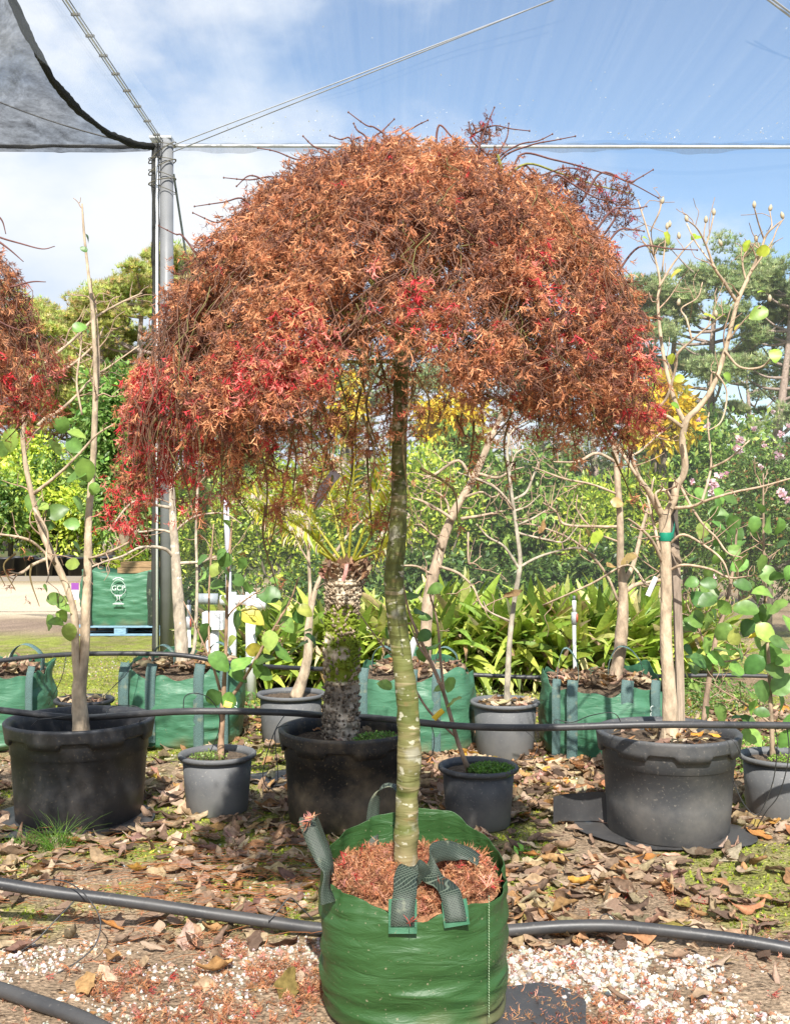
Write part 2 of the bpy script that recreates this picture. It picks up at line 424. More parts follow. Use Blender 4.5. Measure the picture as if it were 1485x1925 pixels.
def mat_net(name, col, fac, vary, scale=(1, 1, 1), wscale=3.0):
    m, n, l = mat_new(name)
    out = n.new('ShaderNodeOutputMaterial'); d = n.new('ShaderNodeBsdfDiffuse'); d.inputs[0].default_value = (*col, 1)
    tl = n.new('ShaderNodeBsdfTranslucent'); tl.inputs[0].default_value = (*col, 1)
    dm = n.new('ShaderNodeMixShader'); dm.inputs[0].default_value = .5; l.new(d.outputs[0], dm.inputs[1]); l.new(tl.outputs[0], dm.inputs[2])
    t = n.new('ShaderNodeBsdfTransparent'); mx = n.new('ShaderNodeMixShader')
    tc_ = n.new('ShaderNodeTexCoord'); mp_ = n.new('ShaderNodeMapping'); mp_.inputs['Scale'].default_value = scale
    l.new(tc_.outputs['Object'], mp_.inputs[0])
    w = n.new('ShaderNodeTexNoise'); w.inputs['Scale'].default_value = wscale; w.inputs['Detail'].default_value = 8; w.inputs['Roughness'].default_value = .75
    l.new(mp_.outputs[0], w.inputs['Vector'])
    r = n.new('ShaderNodeMapRange'); r.inputs['From Min'].default_value = .3; r.inputs['From Max'].default_value = .7
    r.inputs['To Min'].default_value = fac - vary; r.inputs['To Max'].default_value = fac + vary; l.new(w.outputs['Fac'], r.inputs['Value'])
    l.new(r.outputs[0], mx.inputs[0]); l.new(t.outputs[0], mx.inputs[1]); l.new(dm.outputs[0], mx.inputs[2]); l.new(mx.outputs[0], out.inputs[0]); return m
M_roofnet = mat_net('net_white', (.62, .68, .76), .10, .055, (9, .02, 1), 1.0)
M_wallnet = mat_net('net_wall', (.78, .83, .82), .036, .010, (6, 1, .3), 2.0)
M_blacknet = mat_net('net_black', (.03, .03, .034), .66, .26, (1.5, 1.5, 9), 2.2)
M_valnet = mat_net('net_valance_mesh', (.16, .18, .2), .38, .1, (6, 6, 2), 6.0)
M_wrapnet = mat_net('net_black_wrap', (.12, .12, .115), .84, .08, (6, 6, 2), 8.0)
M_densenet = mat_net('net_black_dense', (.05, .052, .05), .93, .06, (6, 6, 6), 12.0)

# ------------------------------------------------------------------ leaf templates
def tmpl_blade(nl=6, width=.30, bend=.35, fold=.25, tip=.9, twist=0.0, wob=0.0, seed=0):
    """leaf along +Y of length 1; returns verts, faces"""
    r = np.random.default_rng(seed)
    t = np.linspace(0, 1, nl + 1); w = width * np.sin(np.pi * np.clip(t, 0.02, 1) ** tip) ** .75
    w[0] = width * .08; w[-1] = .004
    ang = bend * t; y = np.cumsum(np.concatenate([[0], np.cos(ang[1:]) / nl])); z = -np.cumsum(np.concatenate([[0], np.sin(ang[1:]) / nl]))
    v = []
    for k in range(nl + 1):
        for s in (-1, 0, 1):
            x = s * w[k]; zz = abs(s) * fold * w[k] + wob * (r.random() - .5) * (abs(s))
            a = twist * t[k]; v.append([x * math.cos(a), y[k], z[k] + zz + x * math.sin(a)])
    return np.array(v), [grid_faces(3, nl + 1)]
T_big = [tmpl_blade(9, .38, b, f, .8, tw, .07, i) for i, (b, f, tw) in enumerate([(.4, .2, .1), (.9, .1, -.3), (.2, .3, .3), (1.2, .25, 0)])]
T_strap = [tmpl_blade(7, w, b, .35, .75, tw, .01, i) for i, (w, b, tw) in enumerate([(.066, .7, .3), (.058, 1.3, -.5), (.074, .3, .6), (.062, 1.9, .8), (.07, .5, -.8)])]
T_small = [tmpl_blade(2, .24, b, .3, .8, 0, 0, i) for i, b in enumerate((.3, .8))]
def tmpl_curl(seed):
    r = np.random.default_rng(seed); nu, nv = 7, 10
    curl = r.uniform(.3, 1.7) * r.choice([-1, 1, 1]); bend = r.uniform(-.6, 1.3); v = []; ph = r.uniform(0, 6.28, 3)
    for j in range(nv):
        t = j / (nv - 1); w = .25 * max(.02, math.sin(math.pi * t ** .8)) ** .85 * (1 + .18 * math.sin(t * 14 + ph[0]))
        cj = curl * (.5 + .9 * abs(math.sin(t * 2.3 + ph[1])))
        for i in range(nu):
            u = (i / (nu - 1) * 2 - 1); a = abs(cj * u); R_ = w / max(abs(cj), .2)
            x = R_ * math.sin(a) * (1 if u > 0 else -1); z = R_ * (1 - math.cos(a)) * (1 if cj > 0 else -1)
            z += .045 * math.sin(t * 11 + u * 3 + ph[2]) * abs(u) + .02 * (r.random() - .5) - .02 * (abs(u) < .1)
            x += .03 * math.sin(t * 6 + ph[0]); th = bend * (t - .5); y = t - .5
            v.append([x, y * math.cos(th), z + y * math.sin(th) * .6])
    v = np.array(v); v[:, 2] -= v[:, 2].min() * .6
    return v, [grid_faces(nu, nv)]
T_curl = [tmpl_curl(s) for s in range(14)]
def tmpl_maple(seed, shrivel):
    """dissected maple leaf: thin hooked lobes hanging from the petiole, length 1 along +Y"""
    r = np.random.default_rng(seed); V = []; Fq = []; Ft = []; n = 0
    for k, a in enumerate(np.linspace(-1.2, 1.2, 7) * (1 - shrivel * .75)):
        a += r.normal(0, .16); L = (1 - .3 * abs(a) / 1.2) * r.uniform(.6, 1.15); w = r.uniform(.018, .034)
        hook = r.normal(0, 1.5) * (.25 + shrivel); tw = r.normal(0, 1.5) * (.2 + shrivel)
        p = np.array([r.normal(0, .03), r.uniform(-.05, .12), r.normal(0, .03)]) * shrivel; d = a; e = r.normal(0, .35); pts = []
        for q in range(5):
            pts.append((p.copy(), d, e)); st = L / 4
            p = p + np.array([math.sin(d) * math.cos(e), math.cos(d) * math.cos(e), -math.sin(e)]) * st; d += hook / 4 + r.normal(0, .25) * shrivel; e += tw / 4 + r.normal(0, .25) * shrivel
        ww = [w * .35, w * 1.0, w * 1.2, w * .7]; m = n; roll = r.uniform(-1.2, 1.2)
        for q in range(4):
            c, d_, e_ = pts[q]; ro = roll + tw * q * .35; sv = np.array([math.cos(d_) * math.cos(ro), -math.sin(d_) * math.cos(ro), math.sin(ro)]) * ww[q]
            V += [c - sv, c + sv]; n += 2
            if q < 3: Fq.append([m + 2 * q, m + 2 * q + 1, m + 2 * q + 3, m + 2 * q + 2])
        V.append(pts[4][0]); Ft.append([n - 2, n - 1, n]); n += 1
        if r.random() < .7:                                   # side tooth
            c, d_, e_ = pts[2]; sg = r.choice([-1, 1]); t = c + np.array([math.sin(d_ + sg * .9), math.cos(d_ + sg * .9), r.normal(0, .3)]) * L * .26
            V += [c, c + (pts[3][0] - c) * .45, t]; Ft.append([n, n + 1, n + 2]); n += 3
    return np.array(V), [np.array(Fq), np.array(Ft)]
T_maple = [tmpl_maple(s, sh) for s, sh in enumerate([.35, .6, .8, .9, 1.0, .85, .7, 1.0])]
T_mapleflat = [tmpl_maple(40 + s, sh) for s, sh in enumerate([.1, .3, .6, .9])]

def pal(cols, wts, n, jit=.18):
    cols = np.array(cols); wts = np.array(wts, float); k = RNG.choice(len(cols), n, p=wts / wts.sum())
    return cols[k] * (1 + jit * RNG.normal(0, 1, (n, 1))).clip(.5, 1.6) * (1 + .06 * RNG.normal(0, 1, (n, 3)))
GREENS = [(.10, .20, .025), (.16, .27, .04), (.06, .13, .02), (.26, .33, .05)]
BROWNS = [(.38, .265, .165), (.27, .18, .115), (.50, .375, .25), (.16, .105, .07), (.40, .22, .10)]

# ================================================================== GROUND
def coords(dense_lo, dense_hi, step, lo, hi, grow=1.16):
    a = list(np.arange(dense_lo, dense_hi + 1e-6, step)); s = step
    while a[-1] < hi: s *= grow; a.append(a[-1] + s)
    s = step
    while a[0] > lo: s *= grow; a.insert(0, a[0] - s)
    return np.array(a)
gx = coords(-4.2, 4.2, .035, -420, 420); gy = coords(2.4, 13.5, .035, -60, 900)
GX, GY = np.meshgrid(gx, gy)
def ground_z(x, y):
    p = np.stack([x, y, np.zeros_like(x)], -1)
    near = 1 - smooth(np.hypot(x, y - 7), 12, 30)
    return ((fbm(p, 1.7, 4) - .5) * .05 + (fbm(p, 11, 3) - .5) * .018) * near
def moss_mask(x, y):
    p = np.stack([x, y, np.zeros_like(x)], -1)
    m = smooth(fbm(p, 1.9, 5), .41, .53)
    back = smooth(y, 7.6, 9.5) * smooth(-x, -.2, 1.0)              # mossy lawn behind the left bags
    left = .35 * smooth(-x, .0, 1.4) * smooth(y, 4.0, 4.5)
    m = np.clip(m * (.75 + .3 * left) + back * .8 + left * smooth(fbm(p, 3.1, 4), .4, .6), 0, 1)
    m *= smooth(y, 3.95, 4.35) * (1 - .8 * smooth(y, 14.5, 16.5)) * (1 - .75 * smooth(x, .7, 1.6) * (1 - smooth(y, 4.7, 5.3)) * 0)
    m *= smooth(fbm(p, 9, 3), .30, .52) * .5 + .5
    return m
def gravel_mask(x, y):
    p = np.stack([x, y, np.zeros_like(x)], -1)
    g = smooth(fbm(p + 31, 2.4, 4), .42, .54) * (1 - smooth(y, 3.95, 4.12))
    hole = np.exp(-((x + .1) ** 2 / .45 ** 2 + (y - 3.45) ** 2 / .4 ** 2)) * .9 + np.exp(-((x - .42) ** 2 / .2 ** 2 + (y - 3.4) ** 2 / .2 ** 2))
    return np.clip(g * (1 - hole) + .05 * (fbm(p + 9, 2.3, 3) > .52), 0, 1)
pz = np.stack([GX, GY, np.zeros_like(GX)], -1)
soil = np.array([.19, .135, .088]); soil2 = np.array([.34, .25, .17])
n1 = fbm(pz, 2.4, 5)[..., None]; n2 = fbm(pz, 14, 4)[..., None]
gc = soil * (1 - n1) + soil2 * n1; gc = gc * (.65 + .7 * n2)
mm = moss_mask(GX, GY)[..., None]; mcol = np.array([.21, .25, .04]) * (.6 + .8 * n2) * (1 + .35 * (n1 - .5) * 2)
gc = gc * (1 - mm * .85) + mcol * mm * .85
# pale sandy drive far to the left and a brown gravel strip before it
dr = (smooth(GY, 16.4, 18) * (1 - smooth(GY, 25, 27)) * smooth(-GX, 2.0, 4.5))[..., None]
gc = gc * (1 - dr) + np.array([.55, .45, .33]) * (.8 + .4 * n2) * dr
st = (smooth(GY, 13.8, 15.5) * (1 - smooth(GY, 16.6, 17.4)) * smooth(-GX, 2.6, 4.5))[..., None]
gc = gc * (1 - st) + np.array([.27, .20, .15]) * (.5 + n2) * st
far = smooth(GY, 26, 34)[..., None]; gc = gc * (1 - far) + np.array([.10, .105, .05]) * far
v = np.stack([GX, GY, ground_z(GX, GY)], -1).reshape(-1, 3)
mb = MB(); mb.add(v, grid_faces(len(gx), len(gy)), gc.reshape(-1, 3))
tag(mb.build('ground', M_ground, origin=(0, 0, 0)), kind='structure')

def gz(x, y):
    return ground_z(np.asarray(x, float), np.asarray(y, float))
def in_view(x, y, m=.12):
    return np.abs(x) < y * (CX / F) + m

# ---- moss cushions (nobody could count them)
n = 110000; x = RNG.uniform(-4.5, 4, n); y = 3.9 + RNG.random(n) ** 1.3 * 8.5
k = in_view(x, y) & (RNG.random(n) < moss_mask(x, y) * 1.3 - .12); x, y = x[k], y[k]
d = RNG.normal(0, .6, (len(x), 3)); d[:, 2] = 1
cl = pal([(.30, .36, .04), (.42, .46, .07), (.15, .20, .03), (.32, .28, .08)], [4, 3, 3, 1], len(x))
mb = MB(); tt = [(np.array([[-.5, 0, 0], [.5, 0, 0], [.1, 1, .1], [-.1, .1, .5], [.3, .9, .5]]), [np.array([[0, 1, 2], [0, 3, 4]])])]
scatter(mb, tt, np.stack([x, y, gz(x, y) - .002], -1), frames(d), RNG.uniform(.008, .02, len(x)), cl)
tag(mb.build('moss', M_moss, origin=(0, 0, 0), smooth_=False), 'bright green and olive moss growing over the bare soil', 'moss', kind='stuff')

# ---- gravel
def stone_t(seed):
    r = np.random.default_rng(seed); th = np.linspace(0, 2 * np.pi, 6, endpoint=False); v = []
    for z, q in ((-.25, .75), (.12, 1.0), (.42, .6)):
        for a in th: v.append([q * .5 * math.cos(a + z) * r.uniform(.6, 1.3), q * .40 * math.sin(a + z) * r.uniform(.6, 1.3), z * r.uniform(.6, 1.3)])
    v.append([0, 0, .5]); i = np.arange(6)
    return np.array(v), [grid_faces(6, 3, True), np.stack([12 + i, 12 + (i + 1) % 6, np.full(6, 18)], 1)]
T_stone = [stone_t(s) for s in range(14)]
n = 52000; x = RNG.uniform(-1.7, 1.7, n); y = RNG.uniform(3.1, 4.35, n)
k = RNG.random(n) < gravel_mask(x, y) ** 1.5 * .50 * (.35 + .65 * smooth(x, .1, .5) + .35 * (x < 0) * smooth(fbm(np.stack([x, y, 0 * x], -1), 2.6, 3), .45, .6)); x, y = x[k], y[k]
k = ~((np.abs(x - .062) < .28) & (np.abs(y - 3.55) < .27)); x, y = x[k], y[k]
up = RNG.normal(0, .35, (len(x), 3)); up[:, 1] = 1
cl = pal([(.56, .52, .47), (.42, .38, .33), (.42, .21, .12), (.24, .22, .20), (.50, .36, .26)], [9, 5, 1.6, .8, 2], len(x), .1)
sz = (.005 + .018 * RNG.random(len(x)) ** 2.2) * (1 + .4 * (x > .35))
mb = MB(); scatter(mb, T_stone, np.stack([x, y, gz(x, y) + .001], -1), frames(up), sz, cl.clip(0, .8))
n = 5000; x = RNG.uniform(-4.5, 3, n); y = RNG.uniform(4.3, 12, n); p = np.stack([x, y, 0 * x], -1)
k = in_view(x, y) & (fbm(p + 77, 1.1, 3) > .53); x, y = x[k], y[k]; up = RNG.normal(0, .35, (len(x), 3)); up[:, 1] = 1
scatter(mb, T_stone, np.stack([x, y, gz(x, y) + .002], -1), frames(up), RNG.uniform(.01, .022, len(x)), pal([(.5, .46, .40), (.42, .25, .16), (.3, .28, .25)], [5, 2, 2], len(x)))
tag(mb.build('gravel', M_stone, origin=(0, 0, 0), smooth_=False), 'white and terracotta pebbles scattered over the soil in front', 'gravel', kind='stuff')

# ---- shredded maple leaf debris
n = 15000; x = RNG.uniform(-1.6, 1.6, n); y = RNG.uniform(3.1, 4.6, n); p = np.stack([x, y, 0 * x], -1)
dens = np.exp(-((x + .25) ** 2 / .6 ** 2 + (y - 3.45) ** 2 / .5 ** 2)) * 1.1 + np.exp(-((x - .5) ** 2 / .22 ** 2 + (y - 3.38) ** 2 / .16 ** 2)) * 1.3 + .06
k = (RNG.random(n) < dens * (.3 + 1.0 * smooth(fbm(p + 5, 3, 3), .4, .6))); x, y = x[k], y[k]
k = ~((np.abs(x - .062) < .29) & (np.abs(y - 3.55) < .28)); x, y = x[k], y[k]
d = RNG.normal(0, 1, (len(x), 3)); d[:, 2] *= .22
MAPLE_DEAD = [(.46, .20, .095), (.56, .30, .17), (.30, .13, .07), (.50, .07, .06), (.58, .27, .20)]
mb = MB(); scatter(mb, T_mapleflat + T_maple[:4], np.stack([x, y, gz(x, y) + .012], -1), frames(d, RNG.normal(0, .5, len(x))), RNG.uniform(.022, .055, len(x)), pal(MAPLE_DEAD, [5, 4, 3, .8, 1.6], len(x)))
tag(mb.build('maple_leaf_debris', M_maple, origin=(0, 0, 0)), 'shredded orange and red maple leaves strewn round the foot of the front bag', 'leaf litter', kind='stuff')

# ---- fallen brown leaves: the 300 nearest each an object, the rest one mass
OBST = [(1.40, 5.45, .34), (-1.69, 5.71, .37), (-.25, 5.66, .36), (-.97, 5.82, .18), (.435, 5.56, .18), (2.08, 5.77, .2), (.062, 3.53, .32)]
def leaf_density(x, y):
    p = np.stack([x, y, 0 * x], -1)
    q = .12 + .88 * smooth(fbm(p + 50, 1.5, 4), .42, .56)
    q *= .42 + .58 * smooth(x, -.9, .5)
    q *= smooth(y, 3.85, 4.15) * (1 - smooth(y, 8.2, 9.5)) + .0
    q += .06 * (y < 4.0) + .16 * (y > 3.95) * (y < 8)
    return q
def fallen_positions(n):
    x = RNG.uniform(-3.4, 3.4, n); y = 3.5 + RNG.random(n) * 6.0
    k = in_view(x, y) & (RNG.random(n) < leaf_density(x, y)); x, y = x[k], y[k]
    for ox, oy, r in OBST:
        k = np.hypot(x - ox, y - oy) > r; x, y = x[k], y[k]
    return x, y
x, y = fallen_positions(13000)
o_ = np.argsort(y); x, y = x[o_], y[o_]
NIND = 300
pick = np.unique(np.linspace(0, min(len(x) - 1, 1500), NIND).astype(int)); rest = np.setdiff1d(np.arange(len(x)), pick)
mb = MB(); xr, yr = x[rest], y[rest]
d = RNG.normal(0, 1, (len(xr), 3)); d[:, 2] *= .2
cl = pal(BROWNS + [(.55, .30, .06), (.30, .24, .07)], [6, 5, 4, 3, 2, .3, .3], len(xr))
scatter(mb, T_curl, np.stack([xr, yr, gz(xr, yr) + .016], -1), frames(d, RNG.normal(0, .5, len(xr))), RNG.uniform(.06, .165, len(xr)), cl, .25)
nc = 46000; xc = RNG.uniform(-4, 4, nc); yc = 3.3 + RNG.random(nc) ** 1.2 * 7.5; k = in_view(xc, yc) & (RNG.random(nc) < .10 + leaf_density(xc, yc) * .9); xc, yc = xc[k], yc[k]
d = RNG.normal(0, 1, (len(xc), 3)); d[:, 2] *= .25; scatter(mb, T_small, np.stack([xc, yc, gz(xc, yc) + .005], -1), frames(d, RNG.normal(0, .8, len(xc))), RNG.uniform(.008, .04, len(xc)), pal(BROWNS, [5, 5, 3, 5, 3], len(xc)), .2)
tag(mb.build('leaf_litter', M_dry, origin=(0, 0, 0)), 'carpet of dry curled brown leaves over the soil between the pots', 'leaf litter', kind='stuff')
kinds = [('curled dull brown leaf lying in the leaf litter among the pots', (.30, .20, .14), 'fallen brown leaves'),
         ('pale tan curled leaf lying in the leaf litter among the pots', (.47, .35, .25), 'fallen pale leaves'),
         ('dark chocolate curled leaf lying in the leaf litter among the pots', (.16, .105, .075), 'fallen dark leaves'),
         ('orange brown leaf still bright in the leaf litter among the pots', (.48, .22, .07), 'fallen orange leaves')]
protos = []
for q, (lab, c, grp) in enumerate(kinds):
    for s in range(5):
        m_ = MB(); tv, tf = T_curl[(q * 3 + s * 2) % len(T_curl)]; m_.add(tv, tf, np.array(c) * (1 + .3 * (RNG.random((len(tv), 1)) - .5)))
        o = m_.build('fallen_leaf', M_dry, origin=(0, 0, 0)); tag(o, lab, 'leaf', grp); protos.append((q, o, [0]))
for i in pick:
    q = int(RNG.choice(4, p=[.45, .3, .15, .10])); c_ = [t for t in protos if t[0] == q]; q, src, used = c_[RNG.integers(5)]
    o = src if not used[0] else src.copy()
    if used[0]: COL.objects.link(o)
    used[0] = 1; s = float(RNG.uniform(.10, .17)) * (.75 if y[i] < 4.15 else 1); o.scale = (s, s, s * .62)
    o.location = (float(x[i]), float(y[i]), float(gz(x[i], y[i])) + .02)
    o.rotation_euler = (float(RNG.normal(0, .25)), float(RNG.normal(0, .25)), float(RNG.uniform(0, 6.28)))
for q, o, used in protos:
    if not used[0]: bpy.data.objects.remove(o)

# pine needles and twigs lying left of the bag
mb = MB(); n = 420
for i in range(n):
    cx_, cy_ = RNG.normal(-.75, .45), RNG.normal(4.6, .33); a = RNG.normal(.15, .5); L = RNG.uniform(.06, .22)
    z = float(gz(cx_, cy_)) + .03; dx, dy = math.cos(a) * L / 2, math.sin(a) * L / 2
    tube(mb, [(cx_ - dx, cy_ - dy, z), (cx_, cy_, z + .008), (cx_ + dx, cy_ + dy, z - .004)], .0012, 3, (.42, .17, .07), False)
tag(mb.build('pine_needles', M_dry), 'rust coloured pine needles lying on the moss left of the front bag', 'needles', kind='stuff')

# ================================================================== POTS
def big_pot(cen, r, rb, h, mat, label, tilt=0.0, soil_drop=.06, rot=0.0, soilc=(.10, .075, .055)):
    x, y = cen; T = thing('plant_pot', label, 'pot', (x, y, 0), 'big black tubs of the front row'); mb = MB()
    rl = r - .028                                             # wall radius at the top
    wall = [(0.02, .002), (rb - .02, .0), (rb, .012), (rb + (rl - rb) * .35, h * .35), (rb + (rl - rb) * .70, h * .70), (rb + (rl - rb) * .705 + .006, h * .705), (rl - .004, h - .05), (rl, h - .04)]
    lathe(mb, wall, 96, cen=(x, y, 0)); mb.build('pot_body', mat, T)
    mb = MB()
    def lip(rr, zz, aa):
        ph = ((aa + rot) / (2 * np.pi) * 7) % 1
        dep = smooth(np.abs(ph - .5), .30, .25) * .030 + .0
        k = np.zeros_like(zz); k[0:2] = 1
        return rr, zz - dep * k
    prof = [(rl + .002, h - .062), (r - .012, h - .066), (r - .006, h - .055), (r, h - .012), (r + .001, h - .002), (r - .006, h + .006), (r - .022, h + .004), (rl - .012, h - .012), (rl - .016, h - .05), (rb + (rl - rb) * .6 - .01, h * .55)]
    lathe(mb, prof, 168, cen=(x, y, 0), fn=lip); mb.build('pot_rim', mat, T)
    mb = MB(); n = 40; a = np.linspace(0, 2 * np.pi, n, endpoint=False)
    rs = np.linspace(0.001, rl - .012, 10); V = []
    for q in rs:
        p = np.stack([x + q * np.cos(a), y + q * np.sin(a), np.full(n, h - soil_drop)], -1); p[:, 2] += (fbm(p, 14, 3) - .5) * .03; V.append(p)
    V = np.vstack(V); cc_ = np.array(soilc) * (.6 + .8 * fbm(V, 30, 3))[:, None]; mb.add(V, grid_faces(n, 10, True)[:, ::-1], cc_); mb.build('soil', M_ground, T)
    return T
def small_pot(cen, r, rb, h, mat, label, soil_drop=.035, group='small grey pots of the front row', soilc=(.12, .09, .065)):
    x, y = cen; T = thing('plant_pot', label, 'pot', (x, y, 0), group); mb = MB()
    rl = r - .022
    wall = [(.02, .002), (rb - .01, 0), (rb, .012), (rb + (rl - rb) * .5, h * .5), (rl - .004, h - .05), (rl - .018, h - .045), (rl - .016, h - .02)]
    lathe(mb, wall, 72, cen=(x, y, 0)); mb.build('pot_body', mat, T)
    mb = MB(); prof = [(rl - .018, h - .026), (r - .008, h - .028), (r, h - .018), (r, h - .006), (r - .008, h + .001), (rl, h - .003), (rl - .008, h - .02), (rl - .02, h - .07)]
    lathe(mb, prof, 72, cen=(x, y, 0)); mb.build('pot_rim', mat, T)
    mb = MB(); n = 28; a = np.linspace(0, 2 * np.pi, n, endpoint=False); V = []
    for q in np.linspace(.001, rl - .008, 7):
        p = np.stack([x + q * np.cos(a), y + q * np.sin(a), np.full(n, h - soil_drop)], -1); p[:, 2] += (fbm(p, 20, 3) - .5) * .02; V.append(p)
    V = np.vstack(V); mb.add(V, grid_faces(n, 7, True)[:, ::-1], np.array(soilc) * (.6 + .8 * fbm(V, 30, 3))[:, None]); mb.build('soil', M_ground, T)
    return T
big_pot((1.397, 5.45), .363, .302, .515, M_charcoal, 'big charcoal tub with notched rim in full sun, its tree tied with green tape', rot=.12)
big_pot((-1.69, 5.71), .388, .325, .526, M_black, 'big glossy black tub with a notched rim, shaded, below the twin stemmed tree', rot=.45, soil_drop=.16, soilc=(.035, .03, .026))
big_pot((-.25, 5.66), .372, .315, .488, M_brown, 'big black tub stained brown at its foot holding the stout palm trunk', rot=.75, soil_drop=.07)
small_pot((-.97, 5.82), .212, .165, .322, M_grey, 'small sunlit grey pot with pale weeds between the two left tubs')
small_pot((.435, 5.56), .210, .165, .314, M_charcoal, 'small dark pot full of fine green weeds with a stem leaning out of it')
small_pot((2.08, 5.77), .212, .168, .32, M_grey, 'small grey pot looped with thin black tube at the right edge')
G2 = 'grey pots of the second row'
small_pot((-.747, 7.65), .245, .205, .35, M_grey, 'ribbed light grey pot behind the palm tub with a pale slanting trunk', group=G2)
small_pot((.742, 7.19), .237, .19, .372, M_grey, 'mid grey pot with dry leaves inside it and a straight slender trunk', group=G2)
small_pot((-2.10, 7.2), .20, .17, .385, M_black, 'small black pot peeping over the rim of the glossy left tub', group=G2)

# weeds in pots / tufts
def weed(cen, r, hgt, n, label, cols, name='weed_patch', lsz=.014, cat='weed'):
    x, y, z = cen; mb = MB(); a = RNG.uniform(0, 6.28, n); q = np.sqrt(RNG.random(n)) * r
    p = np.stack([x + q * np.cos(a), y + q * np.sin(a), z + RNG.random(n) ** .7 * hgt * (1 - .5 * (q / r) ** 2)], -1)
    d = RNG.normal(0, 1, (n, 3)); d[:, 2] = np.abs(d[:, 2]) * .6
    scatter(mb, T_small, p, frames(d), RNG.uniform(.6, 1.5, n) * lsz, pal(cols, [1] * len(cols), n))
    for i in range(max(8, n // 40)):
        aa = RNG.uniform(0, 6.28); rr = r * RNG.random() * .8; b = np.array([x + rr * math.cos(aa), y + rr * math.sin(aa), z - .01])
        tube(mb, [b, b + [RNG.normal(0, .01), RNG.normal(0, .01), hgt * .7]], .001, 3, cols[0], False)
    return tag(mb.build(name, M_leaf, origin=(x, y, z)), label, cat, kind='stuff' if z == 0 and n > 200 else None)
weed((.50, 5.50, .285), .125, .05, 1600, 'fine feathery green weeds filling the small dark pot', [(.10, .22, .03), (.16, .30, .05)])
weed((-1.01, 5.77, .29), .10, .05, 340, 'pale lime weeds sprouting in the small sunlit grey pot', [(.22, .34, .07), (.30, .40, .10)])
weed((-.08, 5.52, .43), .14, .06, 900, 'soft green weeds in the stained palm tub, right of its trunk', [(.10, .24, .04), (.18, .32, .06)])
weed((2.1, 5.70, .30), .10, .03, 260, 'lime weeds inside the small pot at the right edge', [(.25, .40, .06)])
weed((-1.72, 5.22, .0), .16, .03, 260, 'low weeds creeping at the front foot of the glossy left tub', [(.12, .24, .05), (.2, .3, .08)])
weed((.62, 5.02, .0), .04, .04, 14, 'tiny round leaved seedling on bare soil right of the front bag', [(.16, .38, .05)], name='seedling', lsz=.04)
weed((2.45, 9.3, .0), .8, .22, 2600, 'low leafy ground weeds behind the right hand row', [(.13, .24, .05), (.2, .32, .07)], lsz=.03)
weed((2.35, 6.7, .0), .35, .25, 1500, 'small leaved lime weeds behind the right edge pot', [(.18, .33, .05), (.25, .42, .08)], lsz=.022)
weed((.5, 9.3, .0), .7, .10, 900, 'pale low weeds under the strap leaved plants', [(.22, .32, .08), (.3, .38, .12)], lsz=.025)
weed((-1.45, 9.2, .0), .5, .06, 260, 'round leaved weeds on the mossy ground behind the left bags', [(.14, .3, .08)], lsz=.04)
def grass(cen, n, L, label):
    mb = MB()
    for i in range(n):
        b = np.array([cen[0] + RNG.normal(0, .035), cen[1] + RNG.normal(0, .03), 0.0]); d = np.array([RNG.normal(0, .35), RNG.normal(0, .3), 1.0]); l_ = L * RNG.uniform(.45, 1)
        t = np.linspace(0, 1, 5)[:, None]; pts = b + d * t * l_ + np.array([d[0] * .6, d[1] * .6, -.35]) * t ** 2 * l_
        tube(mb, pts, np.linspace(.0016, .0003, 5), 3, pal([(.10, .24, .03), (.2, .34, .05)], [1, 1], 1)[0], False)
    return tag(mb.build('grass_tuft', M_leaf, origin=(cen[0], cen[1], 0)), label, 'grass', 'grass tufts by the left tub')
grass((-1.62, 5.13), 90, .26, 'tallest thin grass tuft seeding in front of the glossy left tub')
grass((-1.78, 5.15), 60, .16, 'shorter grass tuft at the left of the tall one by the glossy tub')

# dry leaves lying inside tubs
def dry_in(c, r, z, n, label):
    a = RNG.uniform(0, 6.28, n); q = np.sqrt(RNG.random(n)) * r; mb = MB(); d = RNG.normal(0, 1, (n, 3)); d[:, 2] *= .2
    scatter(mb, T_curl, np.stack([c[0] + q * np.cos(a), c[1] + q * np.sin(a), z + .02 * RNG.random(n)], -1), frames(d, RNG.normal(0, .5, n)), RNG.uniform(.06, .13, n), pal(BROWNS + [(.60, .30, .05)], [4, 3, 5, 1, 2, .6], n), .2)
    tag(mb.build('dry_leaves', M_dry, origin=(c[0], c[1], z)), label, 'leaf litter', kind='stuff')
dry_in((1.397, 5.43), .28, .475, 46, 'dry leaves round the trunk in the sunlit charcoal tub')
dry_in((.742, 7.19), .17, .355, 26, 'dry leaves in the mid grey pot')
dry_in((-2.10, 7.2), .14, .365, 14, 'dry leaves in the small black pot')
dry_in((-.28, 5.62), .28, .435, 10, 'few dry leaves in the stained palm tub')

